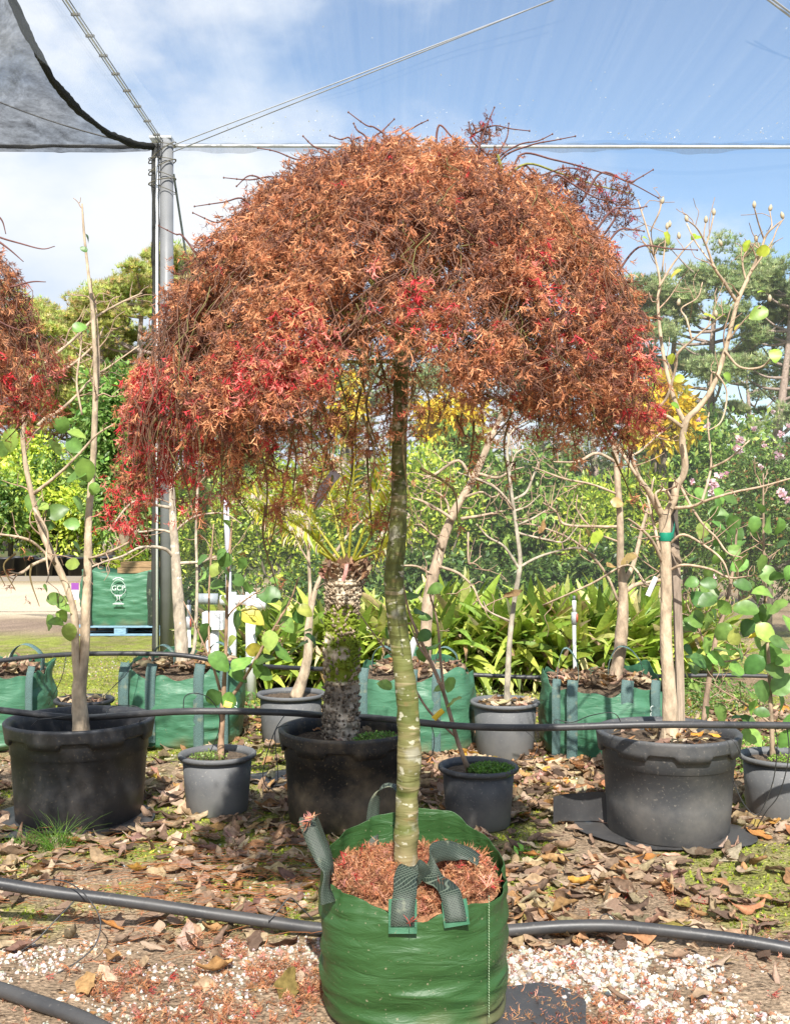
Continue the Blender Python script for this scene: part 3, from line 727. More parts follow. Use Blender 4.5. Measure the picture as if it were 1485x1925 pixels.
# mats
def mat_sheet(pts, label, z=.012, ups=None):
    mb = MB(); pts = np.array(pts, float); c = pts.mean(0); n = 6
    ring = catmull(np.vstack([pts, pts[:1]]), 5)[:-1]; V = []; m = len(ring)
    for q in np.linspace(.02, 1, n):
        w = c + (ring - c) * q; zz = z + .02 * (fbm(np.c_[w, np.zeros(m)], 9, 3) - .3) + gz(w[:, 0], w[:, 1])
        V.append(np.c_[w, zz])
    V = np.vstack(V); mb.add(V, grid_faces(m, n, True), (.06, .065, .07))
    V2 = V.copy(); V2[:, 2] -= .002; mb.add(V2, grid_faces(m, n, True)[:, ::-1], (.05, .05, .055))
    return tag(mb.build('weed_mat', M_pipe), label, 'weed mat', 'scraps of black weed mat')
mat_sheet([(.92, 5.42), (1.03, 5.28), (1.17, 5.17), (1.4, 5.10), (1.6, 5.10), (1.78, 5.22), (1.72, 5.5), (1.4, 5.7), (1.0, 5.75)], 'torn black mat spread under the sunlit charcoal tub')
mat_sheet([(-2.2, 5.5), (-2.05, 5.3), (-1.75, 5.35), (-1.4, 5.38), (-1.27, 5.55), (-1.4, 5.9), (-2.0, 5.95)], 'frayed black mat poking out from under the glossy left tub')
mat_sheet([(.28, 3.55), (.52, 3.62), (.62, 3.50), (.60, 3.30), (.72, 3.22), (.60, 3.05), (.2, 3.05)], 'black mat scrap under the front bag, half hidden by maple shreds')
mat_sheet([(-.95, 6.6), (-.6, 6.75), (-.35, 6.6), (-.4, 6.35), (-.8, 6.35)], 'black mat lying between the pale bag and the palm tub')
mb = MB(); gu, gv = 8, 6; V = []
for j in range(gv):
    for i in range(gu):
        u, v_ = i / (gu - 1), j / (gv - 1); V.append([.82 + .28 * u, 5.52 + .05 * math.sin(u * 3) + .06 * v_ * 0, .02 + .135 * v_ * (1 + .15 * u) + .004 * math.sin(u * 9)])
V = np.array(V); mb.add(V, grid_faces(gu, gv), (.09, .095, .10)); V2 = V + [0, .004, 0]; mb.add(V2, grid_faces(gu, gv)[:, ::-1], (.06, .06, .065))
tag(mb.build('weed_mat', M_pipe), 'upturned flap of grey mat standing left of the charcoal tub', 'weed mat', 'scraps of black weed mat')

# ================================================================== BAGS
def ribbon(mb, pts, wdir, width, c=(.3, .3, .3), th=.0025, n=6, fray=0.0):
    p = catmull(pts, n); m = len(p); wd = np.asarray(wdir, float)
    if wd.ndim == 1: wd = np.tile(wd, (m, 1))
    else:
        k = np.linspace(0, len(wd) - 1, m); i = np.minimum(k.astype(int), len(wd) - 2); f = (k - i)[:, None]; wd = wd[i] * (1 - f) + wd[i + 1] * f
    T = np.gradient(p, axis=0); T /= np.linalg.norm(T, axis=1)[:, None] + 1e-9
    wd = wd - T * (wd * T).sum(1)[:, None]; wd /= np.linalg.norm(wd, axis=1)[:, None] + 1e-9; N = np.cross(T, wd)
    rows = []
    for s in (-.5, -.17, .17, .5): rows.append(p + wd * s * width + N * th * .5)
    for s in (.5, .17, -.17, -.5): rows.append(p + wd * s * width - N * th * .5)
    V = np.stack(rows, 1).reshape(-1, 3); mb.add(V, grid_faces(8, m, True), c)

def bag(T, cen, hw, hd, rim, soilz, mat, rad=2.6, wr=.007, bulge=.03, dz=0.0, soil_mat=None, soilc=(.13, .095, .065), foldn=18):
    """T thing; cen (x,y); rim: function(angle)->rim height"""
    x, y = cen; n = 160; m = 60; a = np.linspace(0, 2 * np.pi, n, endpoint=False)
    ca, sa = np.cos(a), np.sin(a); sup = (np.abs(ca) ** rad + np.abs(sa) ** rad) ** (-1 / rad)
    rz = np.array([rim(t) for t in a]); V = []
    def ring(t, inner):
        z = rz * t
        b = 1 + bulge * np.sin(np.pi * min(t, 1) * .9) - .05 * (t < .05) * (1 - t / .05)
        X = sup * ca * hw * b; Y = sup * sa * hd * b
        q = np.stack([X * 1.0, Y * 1.0, z * foldn / 3.2], -1)
        ww = fbm(q + dz, 2.6, 3); w = ((1 - np.abs(ww - .5) * 6).clip(-1, 1)) * wr * (.35 + 1.5 * vnoise(np.stack([X, Y, z], -1) + dz, 5.0)) * (1 - .3 * t) + (fbm(np.stack([X, Y, z], -1) + dz, 2.0, 2) - .5) * .03
        w = w + .016 * smooth(t, .72, 1.0) * (fbm(np.stack([ca * 2, sa * 2, 0 * a], -1) + dz, 2.6, 3) - .5) * 3 
        if inner: w = w - .0025
        nrm = np.stack([ca, sa], -1)
        return np.stack([x + X + nrm[:, 0] * w, y + Y + nrm[:, 1] * w, z], -1)
    ts = np.concatenate([[0.0, .02], np.linspace(.05, .99, m), [.998, 1.0]])
    for t in ts: V.append(ring(t, False))
    for t in (1.0, .998, .97, .93, .88, .82, .76, .70): V.append(ring(t, True))
    # hem lip
    V = np.array(V); V[len(ts)][:, 2] += .001
    mb = MB(); mb.add(V.reshape(-1, 3), grid_faces(n, len(V), True))
    o = mb.build('bag_body', mat, T)
    mb = MB(); S = []
    for q in np.linspace(.001, .985, 16):
        p = np.stack([x + sup * ca * hw * q, y + sup * sa * hd * q, np.full(n, soilz)], -1)
        lim = np.minimum(soilz, rz - .012)
        p[:, 2] = soilz * (1 - q ** 3) + lim * q ** 3 + (fbm(p, 22, 3) - .5) * .03 + .02 * (1 - q); S.append(p)
    S = np.vstack(S); mb.add(S, grid_faces(n, 16, True)[:, ::-1], np.array(soilc) * (.5 + 1.0 * fbm(S, 40, 3))[:, None]); mb.build('soil', M_ground, T)
    return o

# front bag
BX, BY = .062, 3.53
def rim_front(t):
    t = t % (2 * math.pi); d = math.degrees(t)          # 270 = towards the camera
    K = [(0, .420), (20, .455), (45, .50), (65, .555), (85, .56), (97, .545), (112, .535), (135, .505), (155, .475), (175, .455), (190, .462), (215, .440), (232, .438), (250, .412), (262, .378), (274, .372), (285, .400), (300, .418), (318, .402), (335, .404), (350, .418), (360, .420)]
    for (a0, z0), (a1, z1) in zip(K, K[1:]):
        if a0 <= d <= a1:
            q = (d - a0) / (a1 - a0); q = q * q * (3 - 2 * q); return z0 * (1 - q) + z1 * q
    return .42
T = thing('planter_bag', 'deep green woven bag in the foreground with slack dark handles holding the weeping maple', 'planter bag', (BX, BY, 0), 'green planter bags')
bag(T, (BX, BY), .283, .285, rim_front, .408, M_bag, rad=2.7, wr=.013, bulge=.045, dz=4.2, soilc=(.30, .15, .08), foldn=14)
def strap_child(T, segs, w, mat, wd=(1, 0, 0), name='handle', th=.003):
    mb = MB()
    for s in segs:
        if isinstance(s, tuple): pts, wdd = s
        else: pts, wdd = s, wd
        ribbon(mb, pts, wdd, w, th=th)
    return mb.build(name, mat, T)
# back loop
strap_child(T, [([P(700, 1592, 3.80), P(700, 1550, 3.83), P(704, 1510, 3.84), P(716, 1482, 3.85), P(735, 1476, 3.85), P(752, 1490, 3.84), P(762, 1540, 3.83), P(766, 1580, 3.81)],
                 np.array([(1, .1, 0), (1, .1, .1), (.8, .5, .5), (.3, .8, .3), (.3, .9, 0), (.5, .8, 0), (1, .1, -.2), (1, .1, 0)]))], .045, M_strap)
# left handle, standing and folded over
strap_child(T, [([P(617, 1698, 3.30), P(613, 1672, 3.31), P(615, 1640, 3.33), P(604, 1608, 3.36), P(590, 1578, 3.38), P(578, 1545, 3.40), P(583, 1541, 3.42), P(598, 1578, 3.45), P(612, 1612, 3.45), P(622, 1645, 3.44)],
                 np.array([(.75, .5, 0), (.35, .7, .1), (.25, .9, .1), (.95, .25, .1), (1, .2, .1), (1, .2, .1), (1, .3, .1), (1, .4, .1), (.8, .6, 0), (.3, .9, 0)]))], .052, M_strap)
# front left flap over the rim
strap_child(T, [([P(795, 1655, 3.40), P(784, 1637, 3.38), P(771, 1632, 3.37), P(762, 1650, 3.33), P(762, 1672, 3.26), P(758, 1700, 3.222), P(757, 1728, 3.205), P(757, 1741, 3.203)],
                 np.array([(.6, .5, -.5), (.9, .2, -.1), (1, 0, -.05), (1, 0, 0), (1, 0, 0), (1, 0, .02), (1, 0, .02), (1, 0, 0)]))], .072, M_strap)
strap_child(T, [([P(757, 1690, 3.232), P(757, 1705, 3.226), P(757, 1730, 3.211), P(757, 1755, 3.209)], (1, 0, 0))], .086, M_bag2, name='strap_backing')
# front right flap and its loop lying on the mulch
strap_child(T, [([P(900, 1618, 3.56), P(880, 1605, 3.56), P(855, 1600, 3.55), P(826, 1600, 3.50), P(808, 1612, 3.46), P(806, 1635, 3.42), P(815, 1652, 3.38), P(832, 1662, 3.33), P(845, 1676, 3.265), P(852, 1700, 3.235), P(856, 1722, 3.217), P(857, 1732, 3.213)],
                 np.array([(.3, .9, .2), (.3, .9, .3), (.4, .8, .5), (.1, .6, .9), (.2, .2, 1), (.5, .2, .7), (.9, .3, .2), (1, .1, .1), (1, 0, .1), (1, 0, .1), (1, 0, .12), (1, 0, .12)]))], .064, M_strap)
strap_child(T, [([P(853, 1693, 3.25), P(855, 1705, 3.238), P(857, 1728, 3.221), P(859, 1741, 3.218)], (1, 0, .12))], .078, M_bag2, name='strap_backing')
mb = MB()
for k in range(46):      # side seam stitches
    z0 = .02 + k * .0082; xx = BX + .283 * .90; yy = BY - .285 * .80
    q = P(918, 1684 + k * 5.0, 3.262 + .00 * k); tube(mb, [q + [.0, -.004, .002], q + [.002, -.004, -.003]], .0012, 4, (.35, .45, .28), False)
mb.build('seam_stitching', M_plain, T)

# mulch of shredded maple leaves in the front bag
n = 1500; a = RNG.uniform(0, 6.28, n); q = np.sqrt(RNG.random(n)) * .262
sup = (np.abs(np.cos(a)) ** 2.7 + np.abs(np.sin(a)) ** 2.7) ** (-1 / 2.7); x = BX + q * np.cos(a) * sup; y = BY + q * np.sin(a) * sup
zz = .425 + .02 * (1 - q / .26) + RNG.random(n) * .018; zz = np.minimum(zz, np.array([rim_front(t) for t in a]) * 1.0 + .02)
d = RNG.normal(0, 1, (n, 3)); d[:, 2] *= .35
mb = MB(); scatter(mb, T_maple + T_mapleflat, np.stack([x, y, zz], -1), frames(d), RNG.uniform(.03, .055, n), pal(MAPLE_DEAD, [6, 5, 4, .9, 1], n))
scatter(mb, T_mapleflat, np.array([P(580, 1545, 3.37), P(588, 1540, 3.38), P(572, 1538, 3.36), P(930, 1660, 3.33), P(915, 1668, 3.3), P(940, 1655, 3.4), P(770, 1735, 3.19), P(640, 1600, 3.4), P(645, 1612, 3.4)]), frames(RNG.normal(0, 1, (9, 3))), .055, pal(MAPLE_DEAD, [1, 3, 1, 3, 3], 9))
tag(mb.build('leaf_mulch', M_maple), 'rust orange shredded maple leaves filling the top of the front bag', 'mulch', kind='stuff')

def back_bag(px0, px1, D, top, mat, label, straps, loops, dzs, fdepth=.37, hem=None, dry=True, name='planter_bag'):
    hw = (px1 - px0) / 2 / F * D; c = P((px0 + px1) / 2, HY, D)[:2]; T = thing(name, label, 'planter bag', (c[0], c[1], 0), 'green planter bags')
    rimf = lambda t: top + .028 * math.cos(3 * t + dzs) + .03 * math.sin(2 * t + dzs * 2) + .02 * math.sin(7 * t + dzs) + .012 * math.sin(13 * t) + .03 * math.sin(t)
    bag(T, c, hw * .96, fdepth, rimf, top - .045, mat, rad=2.8, wr=.016, bulge=.09, dz=dzs, foldn=7)
    for (sx, lo, w) in straps:
        X = c[0] + (sx) * hw; f = c[1] - fdepth * 1.045 * (1 - max(0, abs(sx) - .80) * 1.2)
        pts = [(X, f - .010, lo), (X, f - .014, top * .3), (X, f - .020, top * .6), (X, f - .010, top * .9), (X + .01, f + .015, top + .04)]
        strap_child(T, [(pts, (1, 0, 0))], w, M_strap2, name='strap')
    for (xa, xb, hh, yy) in loops:
        Xa, Xb = c[0] + xa * hw, c[0] + xb * hw; Y = c[1] + yy
        pts = [(Xa, Y, top - .03), (Xa + .01, Y, top + hh * .55), (Xa * .7 + Xb * .3, Y + .01, top + hh), (Xa * .35 + Xb * .65, Y + .01, top + hh * .97), (Xb, Y, top + hh * .5), (Xb, Y, top - .03)]
        strap_child(T, [(pts, (.2, 1, .1))], .05, M_strap2, name='handle')
    if dry:
        n = 130; a = RNG.uniform(0, 6.28, n); q = np.sqrt(RNG.random(n)) * .88; mb = MB(); d = RNG.normal(0, 1, (n, 3)); d[:, 2] *= .3
        scatter(mb, T_curl, np.stack([c[0] + q * np.cos(a) * hw * .95, c[1] + q * np.sin(a) * fdepth * .95, top - .015 + .03 * RNG.random(n)], -1), frames(d, RNG.normal(0, .5, n)), RNG.uniform(.08, .14, n), pal(BROWNS, [4, 4, 4, 2, 2], n), .2)
        tag(mb.build('dry_leaves', M_dry, origin=(c[0], c[1], top)), 'dry brown leaves heaped in ' + label.split(' bag')[0] + ' bag', 'leaf litter', kind='stuff')
    return T
BAGT = {}
BAGT['l'] = back_bag(247, 452, 7.75, .555, M_bag2, 'squarish sea green bag behind the small sunlit grey pot, tree with spotted bark in it', [(-.92, .02, .07), (-.42, .05, .07), (.42, .02, .07), (.85, .03, .06)], [(-.55, -.15, .13, -.1), (.35, .75, .12, .15)], 1.3)
back_bag(678, 887, 7.55, .545, M_bag2, 'sea green bag right behind the maple trunk with a slanting tree in it', [(-.93, .02, .06), (-.1, .03, .07), (.32, .02, .06)], [(-.8, -.35, .13, .1), (.35, .75, .12, .15)], 2.1)
BAGT['r'] = back_bag(1022, 1240, 7.35, .50, M_bag2, 'green bag dappled with branch shadow left of the tree tied with tape', [(-.92, .02, .055), (-.68, .02, .07), (.22, .03, .08), (.68, .02, .06)], [(.05, .62, .22, -.1), (-.85, -.5, .22, -.2)], 3.7)
back_bag(-110, 90, 7.65, .54, M_bag2, 'green bag cut off by the left edge of the photo', [(.25, .02, .08), (.95, .1, .05)], [(.3, .9, .15, .0)], 5.2)
# white print on the right bag
def text_part(s, size, loc, rot, mat_, parent, name='print', ext=.0006):
    cu = bpy.data.curves.new(name, 'FONT'); cu.body = s; cu.size = size; cu.extrude = ext; cu.align_x = 'CENTER'; cu.align_y = 'CENTER'
    cu.materials.append(mat_); o = bpy.data.objects.new(name, cu); COL.objects.link(o); o.parent = parent
    bpy.context.view_layer.update(); me = bpy.data.meshes.new_from_object(o.evaluated_get(bpy.context.evaluated_depsgraph_get())); bpy.data.objects.remove(o)
    o = bpy.data.objects.new(name, me); COL.objects.link(o); o.parent = parent
    o.location = np.array(loc) - np.array(parent.location); o.rotation_euler = rot; return o
m_, n_, l_ = mat_new('white_ink'); o_ = n_.new('ShaderNodeOutputMaterial'); p_ = n_.new('ShaderNodeBsdfPrincipled'); p_.inputs['Base Color'].default_value = (.62, .68, .64, 1); p_.inputs['Roughness'].default_value = .7
l_.new(p_.outputs[0], o_.inputs[0]); M_ink = m_

def side_print(T, px, py, D):
    q = P(px, py, D); text_part('GCP', .05, q, (R(90), R(90), R(8)), M_ink, T, 'lettering', .001)
side_print(BAGT['r'], 1226, 1340, 6.945); side_print(BAGT['l'], 441, 1330, 7.36)

# ================================================================== far bulk bag, pallet, sleepers, pots
bc = P(243, HY, 15.0)
T = thing('pallet', 'worn pale blue timber pallet on moss under the bulk bag', 'pallet', (bc[0], 15.0, 0))
blue = (.22, .36, .46); tan = (.36, .25, .16)
for zz_, nm in ((.115, 'top_board'), (0.005, 'bottom_board')):
    for k in range(5 if nm == 'top_board' else 3):
        mb = MB(); yy = 14.55 + k * (.9 / (4 if nm == 'top_board' else 2)); box(mb, (bc[0] - .62, yy - .05, zz_), (bc[0] + .62, yy + .05, zz_ + .02), blue); mb.build(nm, M_wood, T, smooth_=False)
for k, c in enumerate((tan, blue, blue)):
    for yy in (14.56, 15.0, 15.44):
        mb = MB(); xx = bc[0] - .53 + k * .53; box(mb, (xx - .08, yy - .05, .026), (xx + .08, yy + .05, .114), c); mb.build('block', M_wood, T, smooth_=False)
T = thing('bulk_bag', 'full green bulk bag with a white urn emblem on the blue pallet', 'bulk bag', (bc[0], 15.0, .136))
mb = MB(); n = 120; a = np.linspace(0, 2 * np.pi, n, endpoint=False); ca, sa = np.cos(a), np.sin(a); sup = (np.abs(ca) ** 5 + np.abs(sa) ** 5) ** -.2; V = []
ts = np.concatenate([np.linspace(0, 1, 40)])
for t in ts:
    z = .72 * t; b = 1 + .05 * math.sin(math.pi * t) - .06 * (1 - t) ** 6; q = np.stack([sup * ca, sup * sa, np.full(n, z * 9)], -1)
    w = (fbm(q, 3, 3) - .5) * .035; zz_ = .136 + z + (.05 * np.cos(4 * a + math.pi) * t ** 4) * 1.0
    V.append(np.stack([bc[0] + sup * ca * (.585 * b + w), 15.0 + sup * sa * (.46 * b + w), zz_], -1))
for q in (.8, .5, .2, .01): p = V[39].copy(); p[:, 0] = bc[0] + (p[:, 0] - bc[0]) * q; p[:, 1] = 15 + (p[:, 1] - 15) * q; p[:, 2] = .136 + .70; V.append(p)
mb.add(np.vstack(V), grid_faces(n, len(V), True)); mb.build('bag_body', M_bag2, T)
for xx in (-.42, .42):
    strap_child(T, [([(bc[0] + xx, 14.50, .15), (bc[0] + xx * 1.02, 14.478, .35), (bc[0] + xx * .98, 14.478, .62), (bc[0] + xx, 14.52, .88)], (1, 0, 0))], .085, M_strap, name='strap')
lx = P(223, 1100, 14.45)[0]
text_part('GCP', .092, (lx, 14.452, .655), (R(90), 0, 0), M_ink, T, 'lettering', .002)
mb = MB()
def loopz(pts, r=.005): tube(mb, [(lx + a_, 14.455, b_) for a_, b_ in pts], r, 5, (.7, .7, .7))
th = np.linspace(0, 2 * np.pi, 25)
loopz([(.10 * math.cos(t), .655 + .105 * math.sin(t) - .01 * math.cos(2 * t)) for t in th], .003)
loopz([(.075 * math.sin(t) - .0, .78 + .018 * math.cos(2 * t)) for t in np.linspace(-1.4, 1.4, 9)], .007)
loopz([(-.02, .55), (-.012, .50), (-.05, .455), (.05, .455), (.012, .50), (.02, .55)], .005); loopz([(-.075, .44), (.075, .44)], .008); loopz([(-.05, .55), (.05, .55)], .008)
mb.build('emblem', M_ink, T)
for k, (a_, b_, z) in enumerate(((230, 283, .845), (236, 300, .925))):
    p0, p1 = P(a_, HY, 15), P(b_, HY, 15); mb = MB(); box(mb, (p0[0], 14.75, z), (p1[0] + .1, 14.98, z + .075), (.30, .19, .10))
    tag(mb.build('timber_sleeper', M_wood, smooth_=False), ('lower' if k == 0 else 'upper') + ' brown timber sleeper stacked on the bulk bag', 'timber', 'sleepers on the bulk bag')
# the row of nursery pots across the drive
far_lab = ['row end', ]
kb = MB(); box(kb, (-14, 27.2, -.02), (-6.6, 27.45, .12), (.25, .22, .18)); tag(kb.build('kerb', M_stone, smooth_=False), kind='structure')
for k, px in enumerate((12, 34, 62, 84, 104, 125, 143, 196, 218)):
    D = 28 + (k % 3) * .8; c = P(px, HY, D); mb = MB(); r = .21 + .02 * (k % 2); hh = .56
    lathe(mb, [(.01, .0), (r * .8, 0), (r, hh - .05), (r + .02, hh - .05), (r + .02, hh), (r - .01, hh), (r - .03, hh - .08), (.01, hh - .08)], 28, cen=(c[0], D, .02))
    where = ['at the left edge of the photo', 'second in from the left edge', 'third from the left edge', 'left of the twin stemmed tree', 'seen between the forked stems', 'just left of the twin trunks', 'close behind the purple label', 'right of the straight stem', 'beside the top of the bulk bag'][k]
    tag(mb.build('nursery_pot', M_black, origin=(c[0], D, 0)), 'distant black nursery pot across the drive, ' + where, 'pot', 'nursery pots across the drive')

# ================================================================== PIPES AND TUBES
def pipe(pts, r, name, label, cat, grp, mat=M_pipe, n=8, fittings=()):
    mb = MB(); w = [P(*p) for p in pts]; tube(mb, catmull(w, 7), r, 14 if r > .008 else 6, (.03, .03, .03))
    o = mb.build(name, mat); return tag(o, label, cat, grp)
GP = 'black irrigation pipes'
pipe([(-60, 1328, 5.6), (0, 1335, 5.6), (110, 1347, 5.75), (165, 1349, 5.8), (230, 1345, 5.6), (330, 1338, 5.4), (430, 1337, 5.4), (540, 1340, 5.5), (610, 1345, 5.8), (655, 1347, 5.9), (750, 1354, 5.45), (850, 1364, 5.3), (950, 1368, 5.2), (1060, 1367, 5.15), (1150, 1364, 5.12), (1257, 1362, 5.10), (1400, 1363, 5.15), (1560, 1365, 5.2)], .0175, 'irrigation_pipe', 'black pipe running over the rims of the big tubs', 'pipe', GP)
pipe([(-80, 1248, 7.45), (0, 1242, 7.4), (70, 1234, 7.35), (165, 1229, 7.3), (290, 1229, 7.3), (360, 1234, 7.35), (450, 1249, 7.4), (560, 1256, 7.9), (700, 1261, 8.2), (860, 1267, 8.3), (1030, 1274, 8.3), (1250, 1271, 8.4), (1400, 1270, 8.4), (1580, 1278, 8.4)], .0165, 'irrigation_pipe', 'black pipe strung along the back row of green bags', 'pipe', GP)
pipe([(-60, 1652, 4.12), (0, 1661, 4.12), (100, 1677, 4.12), (250, 1696, 4.12), (400, 1718, 4.10), (520, 1735, 4.08), (620, 1748, 4.05), (780, 1757, 4.02), (945, 1750, 4.05), (1050, 1742, 4.06), (1150, 1741, 4.05), (1250, 1750, 4.0), (1350, 1762, 3.95), (1440, 1776, 3.9), (1560, 1800, 3.84)], .0235, 'irrigation_pipe', 'black pipe lying on the litter just behind the front bag', 'pipe', GP)
pipe([(-80, 1840, 3.61), (0, 1860, 3.54), (70, 1884, 3.44), (150, 1913, 3.34), (240, 1960, 3.18), (330, 2010, 3.02)], .0245, 'irrigation_pipe', 'black pipe crossing the bottom left corner of the photo', 'pipe', GP)
GT = 'thin drip tubes'
def drip(pts, label, r=.0026): pipe(pts, r, 'drip_tube', label, 'tube', GT)
drip([(65, 1657, 4.2), (110, 1654, 4.12), (145, 1668, 4.06), (175, 1700, 3.98), (190, 1735, 3.93), (180, 1775, 3.86), (150, 1805, 3.8), (100, 1835, 3.72)], 'thin tube looping in a wide arc over the pipe at lower left')
drip([(140, 1694, 4.08), (105, 1730, 4.02), (60, 1775, 3.96), (0, 1810, 3.88), (-30, 1825, 3.85)], 'thin tube trailing from the pipe to the left edge')
drip([(505, 1732, 4.05), (525, 1710, 4.08), (545, 1688, 4.1), (565, 1705, 4.12), (590, 1730, 4.15)], 'short tube kinked into a peak on the pipe left of the front bag')
drip([(1128, 1740, 4.15), (1130, 1722, 4.2), (1145, 1720, 4.2), (1165, 1740, 4.1), (1190, 1757, 4.02)], 'small tube loop standing over the pipe right of the front bag', .0022)
drip([(1340, 1790, 3.92), (1400, 1822, 3.82), (1455, 1853, 3.74), (1500, 1870, 3.7)], 'thin tube lying in the leaves at lower right')
drip([(345, 1332, 5.4), (348, 1310, 5.4), (365, 1303, 5.4), (390, 1310, 5.45), (410, 1335, 5.55), (413, 1370, 5.65), (398, 1408, 5.75), (392, 1418, 5.8)], 'thin tube arching from the pipe into the small sunlit grey pot')
drip([(535, 1345, 5.45), (520, 1368, 5.2), (506, 1405, 5.2), (495, 1450, 5.2), (500, 1478, 5.2), (515, 1480, 5.2), (523, 1460, 5.2), (518, 1400, 5.2), (520, 1370, 5.22), (545, 1362, 5.35)], 'thin tube drooping in a long loop left of the palm tub')
drip([(785, 1357, 5.3), (783, 1395, 5.3), (795, 1425, 5.3), (812, 1418, 5.3), (816, 1385, 5.3), (808, 1357, 5.35)], 'thin tube loop hanging right of the maple trunk')
drip([(200, 1345, 5.5), (205, 1332, 5.6), (225, 1326, 5.7), (255, 1328, 5.7), (272, 1340, 5.6), (262, 1358, 5.6), (245, 1368, 5.7)], 'thin tube curling inside the right half of the glossy tub', .0022)
drip([(130, 1345, 5.6), (100, 1350, 5.6), (75, 1353, 5.65), (60, 1365, 5.7)], 'thin tube inside the left half of the glossy tub', .0022)
drip([(1040, 1362, 5.2), (1045, 1353, 5.3), (1075, 1358, 5.3), (1110, 1345, 5.2), (1150, 1340, 5.1), (1165, 1355, 5.2), (1165, 1375, 5.3)], 'thin tube rising from the pipe into the charcoal tub', .0022)
drip([(1350, 1387, 5.2), (1375, 1390, 5.12), (1390, 1415, 5.12), (1395, 1440, 5.2)], 'thin tube hooked over the right rim of the charcoal tub', .0025)
drip([(1455, 1364, 5.2), (1460, 1400, 5.2), (1452, 1470, 5.25), (1425, 1530, 5.3), (1400, 1515, 5.3), (1382, 1480, 5.3), (1375, 1460, 5.3)], 'left one of two tubes hanging down the right edge pot')
drip([(1478, 1364, 5.2), (1482, 1420, 5.2), (1465, 1490, 5.25), (1440, 1525, 5.3), (1422, 1555, 5.35)], 'right one of two tubes hanging down the right edge pot')
drip([(985, 1372, 6.8), (1000, 1385, 6.8), (1010, 1405, 6.8), (1000, 1425, 6.8), (985, 1428, 6.8)], 'small tube loop by the mid grey pot', .0025)
drip([(125, 1233, 7.3), (118, 1270, 7.3), (105, 1300, 7.4), (92, 1325, 7.5)], 'thin tube hanging right of the left edge bag')
drip([(258, 1232, 7.3), (240, 1265, 7.2), (215, 1290, 7.1), (195, 1310, 7.1)], 'thin tube slanting down to the small black pot')

# ================================================================== POLE, CABLES, NETS
PX, PY = P(314, HY, 12.5)[0], 12.5
TOPZ = 6.0
T = thing('support_pole', 'tall galvanised steel pole holding the net roof, net wrapped on its left', 'pole', (PX, PY, 0))
mb = MB(); tube(mb, [(PX, PY, 0), (PX, PY, 3), (PX, PY, TOPZ + .05)], .078, 24, (.20, .205, .21)); mb.build('pole_tube', M_metal, T)
mb = MB(); V = []; zz = np.linspace(.05, TOPZ, 120)
q = np.stack([np.full(120, PX - .125), np.full(120, PY - .02), zz], -1); q[:, 0] += (fbm(q, 3, 3) - .5) * .03
tube(mb, q, .046 + .015 * (fbm(q, 6, 2) - .5), 12, (.1, .1, .1)); mb.build('net_wrap', M_wrapnet, T)
mb = MB(); tube(mb, [(PX - .092, PY - .10, 0), (PX - .092, PY - .10, TOPZ - .2)], .015, 6, (.8, .82, .82)); mb.build('white_conduit', M_pvc, T)
for k in range(7):
    mb = MB(); z0 = TOPZ - .02 - k * .085; a = np.linspace(0, 2 * np.pi, 24); tilt = RNG.normal(0, .05)
    tube(mb, [(PX - .05 + .16 * math.cos(t), PY - .01 + .10 * math.sin(t), z0 + tilt * math.cos(t)) for t in a], .007 if k % 2 else .005, 5, (.16, .15, .12), False); mb.build('lashing', M_twig, T)
mb = MB(); box(mb, (PX - .19, PY - .08, TOPZ + .05), (PX + .07, PY + .08, TOPZ + .075), (.5, .5, .48)); mb.build('cap_plate', M_metal, T, smooth_=False)
def rope(a, b, r, label, sag=0.0, c=(.3, .3, .3), n=24, name='cable', grp='cables of the net roof', mat=M_metal):
    t = np.linspace(0, 1, n)[:, None]; p = np.array(a) * (1 - t) + np.array(b) * t; p[:, 2] -= sag * (4 * t * (1 - t))[:, 0]
    mb = MB(); tube(mb, p, r, 6, c, False); return tag(mb.build(name, mat), label, 'cable', grp)
topp = np.array([PX, PY, TOPZ])
rope(topp + [.05, 0, -.02], P(1040, 0, 9.2), .0065, 'upper of two thin ropes running from pole top to upper right', c=(.35, .36, .38))
rope(topp + [.05, 0, -.10], P(1068, -12, 9.0), .0065, 'lower of two thin ropes running from pole top to upper right', c=(.25, .26, .28))
rope(P(1440, -10, 9.3), P(1520, 50, 9.8), .010, 'upper cable crossing the top right corner', c=(.3, .3, .3))
rope(P(1425, -14, 9.3), P(1520, 58, 9.8), .010, 'lower cable crossing the top right corner', c=(.3, .3, .3))
rope((PX + .08, PY, TOPZ - .35), P(350, 480, 12.9), .014, 'dark stay rope falling steeply right of the pole', c=(.08, .10, .09), mat=M_twig)
rope((PX, PY, TOPZ - .02), (22, PY + .2, TOPZ - .0), .019, 'long straight edge cable carrying the roof net rightwards', c=(.6, .6, .58))
rope((PX, PY, TOPZ - .02), (-20, PY, TOPZ - .0), .019, 'edge cable running left from the pole top', c=(.25, .26, .27))
